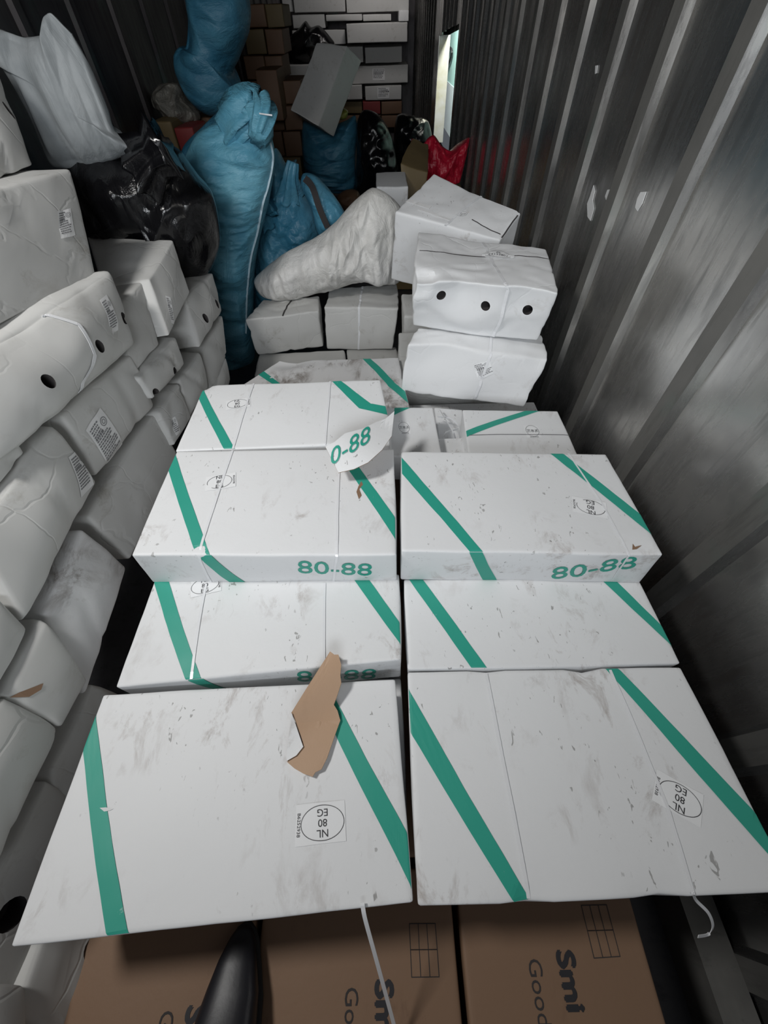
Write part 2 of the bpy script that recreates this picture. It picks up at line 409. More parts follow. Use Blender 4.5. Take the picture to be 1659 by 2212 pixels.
def marking(bx, face, c, up, txt, h, wx=1.2, m='green', bold=.0, name='size_marking', slant=0):
    a, b = text_mesh(txt, h*1.4, wx); a = [V((p.x+slant*p.y, p.y, 0)) for p in a]
    vs = []; fs = []; mi = []
    add(vs, fs, mi, decal(bx, face, c, up, a, b, 0, .0009), b, 0)
    if bold:
        for dx, dy in ((bold, 0), (-bold, 0), (0, bold), (0, -bold)):
            add(vs, fs, mi, decal(bx, face, c, up, [p+V((dx, dy, 0)) for p in a], b, 0, .0009+abs(dx)*.05+.0001), b, 0)
    return mk(name, vs, fs, bx.rt, (M[m],))
def ribbon(name, pts, wdt, side, parent, m='strap', th=.0008):
    """flat band through pts; side: across vectors"""
    vs = []; fs = []
    n = len(pts)
    for i, p in enumerate(pts):
        t = (pts[min(n-1, i+1)]-pts[max(0, i-1)]).normalized()
        s_ = (side[i] if isinstance(side, list) else V(side)); s_ = (s_ - t*s_.dot(t)).normalized(); nn = t.cross(s_).normalized()
        for a, b in ((-1, -1), (1, -1), (1, 1), (-1, 1)): vs.append(p+s_*wdt*.5*a+nn*th*.5*b)
    for i in range(n-1):
        for k in range(4): fs.append((4*i+k, 4*i+(k+1) % 4, 4*i+4+(k+1) % 4, 4*i+4+k))
    fs += [(0, 1, 2, 3), (4*n-1, 4*n-2, 4*n-3, 4*n-4)]
    return mk(name, vs, fs, parent, (M[m],), smooth=False)
def strap(bx, segs, w=.006, off=.0018, m='strap'):
    """segs: [(face, (px,py), (px,py)), ...] joined over the edges"""
    pts = []
    for face, a, b in segs:
        ua, ub = bx.uv(face, *a), bx.uv(face, *b)
        for t in range(17):
            k = t/16; pts.append(bx.P(face, cl(ua[0]*(1-k)+ub[0]*k), cl(ua[1]*(1-k)+ub[1]*k), off))
    q = [pts[0]]
    for p in pts[1:]:
        if (p-q[-1]).length > .002: q.append(p)
    side = []
    i, j, k, sg = bx.AX[segs[0][0]]; ax = (bx.T[1]-bx.T[0]).normalized()
    d = (q[-1]-q[0]).normalized()
    if abs(d.dot(ax)) > .8: ax = (bx.T[3]-bx.T[0]).normalized()
    return ribbon('strap_or_crease', q, w, ax, bx.rt, m)  # also draws the painted dark crease lines on lids
def corner_box(tl, z, zb, inset=0, dn=None, **k):
    """tl: 4 pixel corners (back-left, back-right, front-right, front-left) of the top at height z (or 4 heights)"""
    zs = z if isinstance(z, (list, tuple)) else [z]*4
    T = [atz(x, y, q) for (x, y), q in zip(tl, zs)]
    c = sum(T, V())/4
    Bt = [V((p.x+(c.x-p.x)*inset, p.y+(c.y-p.y)*inset, H+zb)) for p in T]
    return Box(T, Bt, **k)
# ------------------------------------------------------------------ container shell
WX, LX, YE, ZC = .80, -1.49, 11.8, 2.5
Z0 = 0.0
def boxm(name, lo, hi, m, parent=None):
    x0, y0, z0 = lo; x1, y1, z1 = hi
    vs = [(x0, y0, z0), (x1, y0, z0), (x1, y1, z0), (x0, y1, z0), (x0, y0, z1), (x1, y0, z1), (x1, y1, z1), (x0, y1, z1)]
    fs = [(0, 3, 2, 1), (4, 5, 6, 7), (0, 1, 5, 4), (1, 2, 6, 5), (2, 3, 7, 6), (3, 0, 4, 7)]
    return mk(name, vs, fs, parent, (M[m],))
struct(boxm('floor', (LX, -2.2, -.06), (WX, YE, 0), 'floor'))
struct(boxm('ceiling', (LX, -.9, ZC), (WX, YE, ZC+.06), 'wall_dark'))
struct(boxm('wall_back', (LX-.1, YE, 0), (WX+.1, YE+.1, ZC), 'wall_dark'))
D0, D1 = 5.75, 7.40      # opening in the right wall
ribs = [-1.45, -1.06, -.67, -.28, .11, .50, .89, 1.284, 1.62, 1.965, 2.32, 2.66, 3.02] + [3.37+.35*i for i in range(25)]
def corrugated(name, sgn, X, ys, rw, sl, dp, y0, y1, zlo, zhi, m, mr, th=.11):
    """profile extruded vertically; ribs stand dp proud into the room; sgn=+1 right wall"""
    prof = [(y0, 0, 0)]
    for y in ys:
        if y-rw/2-sl <= y0+.01 or y+rw/2+sl >= y1-.01: continue
        prof += [(y-rw/2-sl, 0, 0), (y-rw/2, dp, 1), (y-rw*.08, dp*1.0, 1), (y+rw*.08, dp, 1), (y+rw/2, dp, 2), (y+rw/2+sl, 0, 0)]
    prof.append((y1, 0, 0))
    vs = []; fs = []; mi = []
    for (y, d, f) in prof:
        for fz in (0, 1):
            z = (zlo(y) if fz == 0 else zhi(y)); vs.append((X-sgn*d, y, z))
    n = len(prof)
    for i in range(n-1):
        fs.append((2*i, 2*i+1, 2*i+3, 2*i+2) if sgn > 0 else (2*i+2, 2*i+3, 2*i+1, 2*i)); mi.append(1 if prof[i][2] == 1 and prof[i+1][2] in (1, 2) else 0)
    b = len(vs)
    vs += [(X+sgn*th, y0, zlo(y0)), (X+sgn*th, y0, zhi(y0)), (X+sgn*th, y1, zlo(y1)), (X+sgn*th, y1, zhi(y1))]
    fs += [(b, b+2, b+3, b+1), (0, b, b+1, 1), (2*n-2, 2*n-1, b+3, b+2)]; mi += [0]*3
    return mk(name, vs, fs, None, (M[m], M[mr]), mi)
top = lambda y: ZC
bot = lambda y: 0.
struct(corrugated('wall_right', 1, WX, ribs, .058, .014, .02, -1.6, D0, bot, top, 'wall', 'rib'))
struct(corrugated('wall_right', 1, WX, [8+.35*i for i in range(11)], .05, .014, .018, D1, YE, bot, top, 'wall', 'rib'))
zo = lambda y: H-.094 + (y-D0)*(-.116/(D1-D0)) + (0.012*math.sin(y*23))
struct(corrugated('wall_right', 1, WX, [D0+.3*i for i in range(1, 5)], .04, .012, .018, D0, D1, zo, top, 'wall', 'rib'))
struct(corrugated('wall_right', 1, WX, [], .04, .012, .018, D0, D1, bot, lambda y: .35, 'wall', 'rib'))
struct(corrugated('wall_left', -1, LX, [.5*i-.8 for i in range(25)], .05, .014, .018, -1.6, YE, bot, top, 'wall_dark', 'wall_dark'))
struct(boxm('trim_1', (WX+.005, D1-.012, .35), (WX+.135, D1-.002, H-.2), 'jamb'))
struct(boxm('trim_2', (WX-.10, -1.6, .0), (WX-.02, 3.0, .14), 'rib'))
# what is seen through the opening
struct(boxm('wall_outside', (1.6, 3.0, .52), (1.7, 22, 3.2), 'teal_wall'))
struct(boxm('wall_outside_lower', (1.59, 3.0, -.2), (1.7, 22, .52), 'tile'))
def tube(pts, r, K=8):
    vs = []; fs = []; n = len(pts)
    for i, p in enumerate(pts):
        t = (pts[min(n-1, i+1)]-pts[max(0, i-1)]).normalized(); a = t.orthogonal().normalized(); b = t.cross(a)
        for q in range(K):
            th = 2*math.pi*q/K; vs.append(p+(a*math.cos(th)+b*math.sin(th))*r)
    for i in range(n-1):
        for q in range(K): fs.append((i*K+q, i*K+(q+1) % K, (i+1)*K+(q+1) % K, (i+1)*K+q))
    fs += [tuple(range(K))[::-1], tuple(range((n-1)*K, n*K))]
    return vs, fs
def curve_pts(ps, n=10):
    out = []; ps = [V(p) for p in ps]; P = [ps[0]]+ps+[ps[-1]]
    for i in range(1, len(P)-2):
        for k in range(n):
            t = k/n; a, b, c, d = P[i-1], P[i], P[i+1], P[i+2]
            out.append(.5*((2*b)+(c-a)*t+(2*a-5*b+4*c-d)*t*t+(3*b-a-3*c+d)*t**3))
    out.append(ps[-1]); return out
def atx(px, py, x): d = ray(px, py); return V((0, 0, H)) + d*(x/d.x)
v_, f_ = tube(curve_pts([atx(963, 103, 1.57), atx(973, 104, 1.57), atx(976, 112, 1.56), atx(972, 130, 1.57), atx(960, 158, 1.57)]), .02)
tag(mk('hanging_cable', v_, f_, None, (M['cable'],), smooth=True), 'dark bent cable on the teal wall seen through the side opening', 'cable')
# paint flakes on the right wall
def wall_poly(name, pxs, m, lab, cat, grp, th=.002):
    ps = [atx(x, y, WX-.0012) for x, y in pxs]; n = len(ps)
    vs = ps + [p+V((-th, 0, 0)) for p in ps]
    fs = [tuple(range(n)), tuple(range(2*n-1, n-1, -1))] + [(i, (i+1) % n, n+(i+1) % n, n+i) for i in range(n)]
    return tag(mk(name, vs, fs, None, (M[m],)), lab, cat, grp)
for pxs, lab in (
    ([(1283, 400), (1286, 412), (1281, 432), (1284, 450), (1276, 477), (1270, 468), (1269, 440), (1275, 425)], 'long white paint flake on the ribbed wall, left of the broad one'),
    ([(1385, 415), (1397, 414), (1388, 440), (1378, 456), (1373, 448), (1378, 428)], 'broad pale paint flake on the ribbed wall, right of the long one'),
    ([(1313, 410), (1319, 409), (1316, 424), (1310, 432), (1308, 424)], 'small speckled paint flake between the long and broad flakes'),
    ([(1287, 142), (1292, 141), (1290, 158), (1286, 160)], 'tiny white paint chip high on the dark ribbed wall')):
    wall_poly('paint_flake', pxs, 'flake', lab, 'paint flake', None)
# ------------------------------------------------------------------ brown cartons underfoot
ZB = -1.15
xs = [(-.655, -.285), (-.272, .118), (.132, .49)]
for r in range(3):
    for c, (x0, x1) in enumerate(xs):
        y0 = -.72+r*.66; y1 = y0+.64
        T = [V((x0, y1, H+ZB)), V((x1, y1, H+ZB)), V((x1, y0, H+ZB)), V((x0, y0, H+ZB))]
        bx = Box(T, [V((p.x, p.y, .004)) for p in T], r=.006, bulge=.004, amp=.002, seed=40+r*3+c, n=6)
        if r == 0:
            lab = ['brown cardboard carton under the black shoe', 'brown cardboard carton in the middle with a strap hanging over it', 'brown cardboard carton by the wall with full bold lettering'][c]
            carton('brown_carton', bx, lab, 'carton', 'brown cartons underfoot', 'kraft')
            # marker scrawl and bold lettering run away from the camera
            gx, sy = [((360, 2192), (435, 2192)), ((760, 2185), (835, 2192)), ((1158, 2150), (1238, 2160))][c]
            marking(bx, 'top', ((1165, 2150), (1225, 2190))[0] if c == 2 else gx, (gx[0]+30, gx[1]-4) if True else None, 'Good to', .034, 1.15, 'cavity', .0, 'marker_writing') if False else None
            i_up = {0: (620, 2192), 1: (1000, 2176), 2: (1400, 2130)}[c]
            def wr(txt, start, h, wx, m, bold, nm, slant=0):
                a, b = text_mesh(txt, h*1.4, wx); mnx = min(p.x for p in a); a = [V((p.x-mnx+slant*p.y, p.y, 0)) for p in a]
                s0 = atz(start[0], start[1], ZB); u0 = s0.x; v0 = s0.y; vs = []; fs = []; mi = []
                for k, (dx, dy) in enumerate(((0, 0), (bold, 0), (-bold, 0), (0, bold), (0, -bold)) if bold else ((0, 0),)):
                    P_ = []
                    for p in a:
                        X = u0+(p.y+dy); Y = v0-(p.x+dx)
                        uu = (X-(x0+x1)/2)/((x1-x0)/2); vv = (Y-(y0+y1)/2)/((y1-y0)/2)
                        P_.append(bx.P('top', cl(uu), cl(vv), .0008+k*.00004))
                    add(vs, fs, mi, P_, b, 0)
                mk(nm, vs, fs, bx.rt, (M[m],))
            wr('Good to', [(365, 2182), (758, 2132), (1150, 2070)][c], .026, 1.0, 'cavity', 0, 'marker_writing')
            wr('Smi', [(425, 2172), (828, 2118), (1215, 2052)][c], .034, 1.15, 'ink', .0022, 'bold_lettering')
            # printed handling grid
            vs = []; fs = []; mi = []
            q = [(535, 2030), (885, 1995), (1255, 1955)][c]; s0 = atz(q[0], q[1], ZB)
            def bar(xa, ya, xb, yb, t=.0014):
                uu = lambda X: cl((X-(x0+x1)/2)/((x1-x0)/2)); vv = lambda Y: cl((Y-(y0+y1)/2)/((y1-y0)/2))
                P_ = [bx.P('top', uu(x), vv(y), .0008) for x, y in ((xa-t/2, ya-t/2), (xb+t/2, ya-t/2), (xb+t/2, yb+t/2), (xa-t/2, yb+t/2))]
                add(vs, fs, mi, P_, [(0, 1, 2, 3)], 0)
            gx0, gy0 = s0.x, s0.y; gw, gh = .052, .045
            for row in (0, 1):
                ya = gy0-row*.036
                bar(gx0, ya, gx0+gw, ya); bar(gx0, ya-.036, gx0+gw, ya-.036)
                for k in range(4): bar(gx0+gw*k/3, ya-.036, gx0+gw*k/3, ya)
            mk('printed_grid', vs, fs, bx.rt, (M['cavity'],))
        else:
            carton('brown_carton', bx, 'brown cardboard carton buried beneath the white cartons', 'carton', 'brown cartons buried below', 'kraft')
# white cartons hidden between the brown layer and the visible ones
# ------------------------------------------------------------------ the striped white cartons
GRP = 'white cartons with green stripes'
def wb(tl, z, h=.105, **k):
    k.setdefault('r', .0045); k.setdefault('bulge', .004); k.setdefault('amp', .0022); k.setdefault('n', 12)
    zb = (min(z) if isinstance(z, (list, tuple)) else z)-h
    return corner_box(tl, z, zb, **k)
ZA = -.905
# front left
AL = wb([(222, 1500), (853, 1467), (893, 1950), (20, 2046)], ZA, .11, seed=1, inset=.03)
carton('striped_carton', AL, 'front left white carton with the torn brown scrap lying on it', group=GRP, stripes=[
    ('top', [(207, 1552), (180, 1632), (231, 2032), (277, 2028)]),
    ('top', [(669, 1470), (704, 1470), (872, 1787), (889, 1918)], (.05, .3))])
oval_label(AL, 'top', (693, 1778), (693, 1900), .088, .062)
# front right
AR = wb([(880, 1452), (1472, 1440), (1722, 1927), (903, 1958)], ZA+.002, .11, seed=2, inset=.03,
        dents=[((-.40, 1, 1), .03, (0, -.003, -.006)), ((-.40, -1, 1), .03, (0, .003, -.006)), ((.27, 1, 1), .035, (0, -.006, -.008)), ((.27, -1, 1), .03, (0, .003, -.006))])
carton('striped_carton', AR, 'front right white carton, the smeared one nearest the ribbed wall', group=GRP, m='carton', stripes=[
    ('top', [(884, 1492), (892, 1592), (1110, 1948), (1145, 1944)]),
    ('top', [(1312, 1449), (1337, 1445), (1659, 1785), (1659, 1847)], (.1, .35))])
strap(AR, [('top', (1049, 1452), (1144, 1944))])
strap(AR, [('top', (1318, 1448), (1440, 1745)), ('top', (1440, 1745), (1497, 1932))])
oval_label(AR, 'top', (1462, 1722), (1452, 1800), .078, .056)
# second left
BL = wb([(335, 1250), (862, 1240), (866, 1424), (250, 1484)], [-.900, -.892, -.868, -.898], .10, seed=3)
carton('striped_carton', BL, 'second left white carton whose end is half hidden by the brown scrap', group=GRP, stripes=[
    ('top', [(334, 1262), (367, 1262), (433, 1463), (400, 1468)]), ('top', [(769, 1259), (801, 1259), (857, 1337), (863, 1390)], (.1, .3)),
    ('front', [(400, 1468), (433, 1464), (489, 1483), (462, 1484)])])
strap(BL, [('top', (446, 1262), (413, 1467))]); strap(BL, [('top', (702, 1262), (700, 1441))])
oval_label(BL, 'top', (446, 1265), (446, 1200), .075, .055)
marking(BL, 'front', (728, 1458), (728, 1440), '80-88', .062, .92)
# second right
BR = wb([(872, 1250), (1380, 1250), (1472, 1434), (880, 1446)], -.897, .10, seed=4, inset=.02, dents=[((.3, -1, 1), .06, (0, .0, -.004))])
carton('striped_carton', BR, 'second right white carton without any sticker on its clean lid', group=GRP, stripes=[
    ('top', [(888, 1258), (918, 1258), (1056, 1447), (1022, 1447)]), ('top', [(1306, 1259), (1335, 1259), (1415, 1338), (1449, 1394)], (.1, .3))])
# third left (upper)
CL = wb([(382, 975), (850, 968), (857, 1199), (283, 1200)], -.765, .103, seed=5)
for k in (2, 3): CL.B[k].z = H-.895
CL.B[3] = aty(328, 1262, CL.T[3].y); CL.B[2] = aty(857, 1259, CL.T[2].y)
CL.B[0].z = CL.B[1].z = H-.895
CL.B[3].y += .004; CL.B[2].y += .004
CL = Box(CL.T, CL.B, r=.0045, bulge=.003, amp=.0022, seed=5, n=12, dents=[((-.48, -1, 1), .03, (0, .002, -.004)), ((.55, -1, 1), .03, (0, .002, -.004))])
carton('striped_carton', CL, 'upper left white carton marked 80-88 with a half scraped sticker', group=GRP, stripes=[
    ('top', [(368, 1027), (380, 985), (452, 1199), (422, 1199)], (.15, .06)), ('top', [(750, 1010), (776, 1010), (857, 1125), (856, 1168)]),
    ('front', [(424, 1200), (456, 1200), (533, 1258), (498, 1258)])])
strap(CL, [('top', (503, 975), (428, 1199)), ('front', (428, 1201), (456, 1257))])
strap(CL, [('top', (733, 1000), (727, 1198)), ('front', (727, 1201), (720, 1257))])
oval_label(CL, 'top', (478, 1042), (480, 1000), .078, .052, serial='B6252938', gap=(26, 30))
marking(CL, 'front', (724, 1228), (724, 1208), '80-88', .060, .93, 'green', .0006)
# third right (upper)
CR = wb([(866, 975), (1309, 980), (1433, 1198), (868, 1190)], -.765, .103, seed=6)
CR.B[3].z = CR.B[2].z = H-.895
CR.B[2] = aty(1382, 1259, CR.T[2].y); CR.B[3] = aty(865, 1252, CR.T[3].y)
CR.B[0].z = CR.B[1].z = H-.895
CR = Box(CR.T, CR.B, r=.0045, bulge=.003, amp=.0026, seed=6, n=12, dents=[((.83, -1, 1), .05, (0, .004, -.006)), ((.7, -1, 0), .07, (0, .006, 0))])
carton('striped_carton', CR, 'upper right white carton marked 80-88 with a brown gouge near the corner', group=GRP, stripes=[
    ('top', [(864, 985), (864, 1020), (1015, 1191), (1044, 1192)]), ('top', [(1187, 978), (1214, 978), (1379, 1109), (1407, 1155)], (.1, .3)),
    ('front', [(1015, 1193), (1044, 1194), (1077, 1259), (1047, 1259)])])
strap(CR, [('top', (1228, 980), (1290, 1075)), ('top', (1290, 1075), (1360, 1196)), ('front', (1360, 1199), (1325, 1250))], .004)
oval_label(CR, 'top', (1272, 1097), (1277, 1150), .078, .052, gap=(40, 45))
marking(CR, 'front', (1282, 1228), (1282, 1208), '80-88', .060, .95, 'green', .0006, slant=.12)
# fourth left, torn corner
DLx = wb([(442, 832), (822, 820), (850, 955), (378, 974)], [-.762, -.755, -.775, -.765], .10, seed=8, dents=[((1, -1, 1), .09, (-.01, .02, -.03)), ((-1, 1, 1), .03, (.008, -.008, -.008))])
carton('striped_carton', DLx, 'upper back left white carton with its corner torn into a flap', group=GRP, stripes=[
    ('top', [(430, 863), (441, 846), (512, 975), (487, 975)], (.2, .06)), ('top', [(716, 823), (736, 823), (803, 874), (776, 883)], (.15, 0)),
    ('top', [(776, 883), (803, 873), (847, 880), (836, 896)], (0, .2))])
strap(DLx, [('top', (549, 828), (503, 973))]); strap(DLx, [('top', (713, 824), (701, 970))])
oval_label(DLx, 'top', (516, 874), (517, 830), .075, .050, ts=.015)
def sheet(name, poly_px, zf, th, parent, mats, label=None, grid=14):
    """a bent sheet: pixel outline, height function zf(px,py) rel. to camera; real thickness"""
    ys = [p[1] for p in poly_px]
    bm = bmesh.new(); n = len(poly_px)
    cx = sum(p[0] for p in poly_px)/n; cy = sum(p[1] for p in poly_px)/n
    out = []
    for i in range(n):
        a, b = poly_px[i], poly_px[(i+1) % n]
        for k in range(4): out.append((a[0]+(b[0]-a[0])*k/4, a[1]+(b[1]-a[1])*k/4))
    R = 7; N = len(out); rings = []
    vs = []
    for r in range(1, R+1):
        for p in out:
            x = cx+(p[0]-cx)*r/R; y = cy+(p[1]-cy)*r/R; vs.append(atz(x, y, zf(x, y)))
    c0 = len(vs); vs.append(atz(cx, cy, zf(cx, cy)))
    fs = [(c0, i, (i+1) % N) for i in range(N)]
    for r in range(R-1):
        for i in range(N): j = (i+1) % N; fs.append((r*N+i, (r+1)*N+i, (r+1)*N+j, r*N+j))
    m0 = len(vs); nf = len(fs)
    vs2 = [v-V((0, 0, th)) for v in vs]
    fs2 = [tuple(i+m0 for i in f[::-1]) for f in fs]
    e0 = (R-1)*N
    fs3 = [(e0+i, m0+e0+i, m0+e0+(i+1) % N, e0+(i+1) % N) for i in range(N)]
    return mk(name, vs+vs2, fs+fs2+fs3, parent, mats, [0]*nf+[1 if len(mats) > 1 else 0]*(len(fs2)+len(fs3)), smooth=False)
def zflap(x, y):
    t = ((x-705)*.6+(1020-y)*.8)/160
    return -.733+.020*math.sin(max(0, min(1, t))*3.1)+.012*t
flap_px = [(703, 965), (731, 1021), (765, 1013), (795, 999), (825, 972), (846, 942), (852, 888), (832, 905), (812, 912), (783, 926), (745, 936), (722, 955)]
fl = sheet('torn_flap', flap_px, zflap, .0018, DLx.rt, (M['carton'], M['kraft'])); fl['label'] = 'torn white flap printed 0-88 folded forward'
a, b = text_mesh('0-88', .062, 1.15)
def onflap(p):
    x = 757+p.x/.062*42; y = 964-p.x/.062*26; y -= p.y/.062*54; x = x+p.y/.062*2
    return atz(x, y, zflap(x, y)+.0025)
mk('size_marking', [onflap(p) for p in a], b, DLx.rt, (M['green'],))
# smudged carton behind
SB = wb([(604, 778), (860, 773), (884, 880), (522, 832)], [-.945]*4, .10, seed=9, amp=.005, dents=[((-.75, .8, 1), .07, (0, 0, -.02))])
carton('striped_carton', SB, 'heavily smudged white carton with green stripes behind the torn one', group=GRP, m='carton_dirty', stripes=[
    ('top', [(563, 797), (552, 806), (588, 830), (604, 830)]), ('top', [(783, 775), (799, 774), (876, 846), (878, 868)])])
# rotated small cartons on the right behind
GB = wb([(1000, 884), (1204, 888), (1250, 985), (1014, 990)], -.85, .11, seed=10)
carton('striped_carton', GB, 'white carton with one slanting green stripe at the foot of the stack by the wall', group=GRP, stripes=[
    ('top', [(1137, 887), (1168, 887), (1016, 941), (1013, 929)])])
oval_label(GB, 'top', (1149, 934), (1190, 934), .064, .046, ts=.013)
strap(GB, [('top', (1014, 941), (1230, 941))], .0018, m='ink2')  # thin dark strip paints in the crease across the lid
HB = wb([(815, 881), (935, 880), (955, 985), (845, 985)], -.86, .11, seed=11)
carton('striped_carton', HB, 'narrow white carton shaded by the torn flap, wedged in the middle gap', group=GRP, stripes=[
    ('top', [(852, 882), (889, 880), (858, 895), (850, 897)])])
oval_label(HB, 'top', (873, 927), (915, 927), .060, .044, ts=.013)
# lower supports (partly seen in the gaps)
low = [((-.57, .03), (-.06, .28)), ((.05, .62), (-.06, .28)), ((-.56, .03), (.29, .63)), ((.05, .60), (.29, .63)), ((-.55, .02), (.64, 1.02)), ((.06, .62), (.64, 1.02)),
       ((-.52, .04), (1.03, 1.34)), ((.06, .66), (1.03, 1.42))]
for k, ((x0, x1), (y0, y1)) in enumerate(low):
    zt = H-1.018 if k < 6 else H-1.06
    T = [V((x0, y1, zt)), V((x1, y1, zt)), V((x1, y0, zt)), V((x0, y0, zt))]
    zz = H+ZB+.004
    bx = Box(T, [V((p.x, p.y, zz)) for p in T], r=.005, bulge=.003, amp=.002, seed=60+k, n=4)
    carton('plain_carton', bx, 'white carton in the layer beneath the striped cartons', group='white cartons beneath the striped ones')
    if k == 4 or k == 5:
        T2 = [V((p.x, p.y, H-.90)) for p in T]
        bx = Box(T2, [V((p.x, p.y, zt+.006)) for p in T], r=.005, bulge=.003, amp=.002, seed=70+k, n=4)
        carton('plain_carton', bx, 'white carton in the layer beneath the striped cartons', group='white cartons beneath the striped ones')
# gouges on the lids
def gouge(bx, pxs, m, nm='scuff_mark', face='top'):
    u = [bx.uv(face, *p) for p in pxs]; vs = [bx.P(face, cl(a), cl(b), .0012) for a, b in u]
    return mk(nm, vs, [tuple(range(len(vs)))], bx.rt, (M[m],))
gouge(CR, [(1368, 1174), (1374, 1181), (1388, 1178), (1378, 1186), (1368, 1187)], 'kraft')
gouge(CL, [(781, 1040), (785, 1048), (777, 1058), (782, 1072), (776, 1080), (771, 1064), (775, 1052)], 'kraft')
gouge(AL, [(218, 1746), (232, 1745), (248, 1748), (240, 1752), (228, 1754)], 'flake')
# ------------------------------------------------------------------ plain crushed cartons behind the striped ones
def ebox(T, zT, Bf, zb, **k):
    """T pixel corners (bl, br, fr, fl) with heights; Bf: front bottom pixel corners (right, left)"""
    Tw = [atz(x, y, q) for (x, y), q in zip(T, zT)]
    fr = atz(*Bf[0], zb); flw = atz(*Bf[1], zb)
    Bw = [flw+(Tw[0]-Tw[3])*.95, fr+(Tw[1]-Tw[2])*.95, fr, flw]
    for p in Bw: p.z = H+zb
    return Box(Tw, Bw, **k)
EB = ebox([(570, 646), (690, 640), (687, 672), (529, 690)], [-1.0]*4, [(699, 749), (556, 768)], -1.215, r=.007, bulge=.006, amp=.009, n=14, seed=21)
carton('crushed_carton', EB, 'crushed white carton under the left end of the white sack', group='crushed white cartons under the white sack', m='carton_old')
strap(EB, [('top', (632, 645), (612, 680))], .008, m='cavity')
FB = ebox([(712, 622), (858, 612), (862, 666), (700, 664)], [-1.0]*4, [(846, 756), (706, 754)], -1.235, r=.007, bulge=.005, amp=.008, n=14, seed=22)
carton('crushed_carton', FB, 'crushed white carton with strap and buckle under the right end of the white sack', group='crushed white cartons under the white sack', m='carton_old')
strap(FB, [('top', (784, 616), (776, 665)), ('front', (776, 668), (776, 754))], .011)
for (q, z, s_, lab, rr) in (([(560, 764), (745, 754), (748, 800), (548, 812)], -1.04-.19, 23, 'low white carton showing just below the left crushed carton', 'carton_old'),
                       ([(748, 752), (858, 748), (862, 800), (752, 800)], -1.245, 24, 'low white carton showing just below the right crushed carton', 'carton_old')):
    b_ = corner_box(q, z, -1.49, r=.012, bulge=.004, amp=.006, seed=s_); carton('crushed_carton', b_, lab, m=rr)
# the leaning stack at the wall
P3 = ebox([(898, 705), (1168, 722), (1193, 776), (882, 746)], [-.76, -.765, -.775, -.765], [(1131, 880), (869, 846)], -.955, r=.008, bulge=.006, amp=.009, seed=31, n=16,
          dents=[((-.55, -1, .55), .16, (0, .03, .0)), ((.9, -1, 1), .05, (-.01, .01, -.004))])
carton('crushed_carton', P3, 'rippled white carton lowest of the stack leaning by the wall', group='stack of crushed cartons by the wall', m='carton_rip')
strap(P3, [('top', (1056, 716), (1060, 762)), ('front', (1062, 766), (1022, 866))], .010)
info_label(P3, 'front', (1046, 798), (1034, 765), .055, .062, 9, old=False, seed=3)
for (a, b, s_) in ((P3, None, 0),): pass
P2 = ebox([(904, 500), (1178, 540), (1214, 631), (892, 606)], [-.535, -.55, -.56, -.55], [(1160, 738), (889, 704)], -.748, r=.007, bulge=.004, amp=.008, seed=33, n=24,
          dents=[((-.25, -1, .72), .13, (0, .048, -.006)), ((.55, -1, .75), .10, (0, .02, 0)), ((-.93, -.9, .9), .07, (.015, .02, -.02)), ((.0, .25, 1), .2, (0, 0, -.008))])
carton('crushed_carton', P2, 'crushed white carton with three round holes and an oval sticker, stacked by the wall', group='stack of crushed cartons by the wall', m='carton_rip',
       holes=[('front', 955, 642), ('front', 1051, 661), ('front', 1143, 673)], hole_r=.0165)
# dark strip painted along the crease between the lid flaps
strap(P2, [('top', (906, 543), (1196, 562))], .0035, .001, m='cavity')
strap(P2, [('top', (1040, 516), (1097, 622)), ('front', (1100, 632), (1066, 726))], .010)
vs = []; fs = []; mi = []
a, b = ellipse_ring(.047, .028, .0014); a0 = ellipse_ring(.060, .033, .033, 24)
add(vs, fs, mi, decal(P2, 'top', (1077, 552), (1082, 535), a0[0], a0[1], 0, .0022), a0[1], 0)
add(vs, fs, mi, decal(P2, 'top', (1077, 552), (1082, 535), a, b, 0, .0030), b, 1)
for t, y in (('PL', .010), ('24133807', -.008)):
    a, b = text_mesh(t, .0165, 1.1); a = [p+V((0, y, 0)) for p in a]; add(vs, fs, mi, decal(P2, 'top', (1077, 552), (1082, 535), a, b, 0, .0030), b, 1)
mk('oval_sticker', vs, fs, P2.rt, (M['label'], M['ink']), mi)
P1T = [atz(938, 374, -.47), atz(1126, 462, -.53), atz(1080, 520, -.585), atz(853, 458, -.545)]
d_ = V((-.015, .02, -.30))
P1 = Box(P1T, [p+d_ for p in P1T], r=.008, bulge=.004, amp=.006, seed=35, n=14)
P1.B[2].y += .06; P1.B[3].y += .06
carton('crushed_carton', P1, 'tilted white carton with crumpled tape at the back of the stack by the wall', group='stack of crushed cartons by the wall', m='carton')
strap(P1, [('top', (1041, 424), (950, 500))], .010)
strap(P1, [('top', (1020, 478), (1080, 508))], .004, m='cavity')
strap(P1, [('top', (905, 455), (975, 478))], .012, m='label_old')
strap(P1, [('top', (880, 432), (930, 452))], .02, m='label_old')
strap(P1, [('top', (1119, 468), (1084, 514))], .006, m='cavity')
oval_label(P1, 'top', (1000, 466), (985, 450), .055, .042, ('PL', '24133'), None, ts=.012)
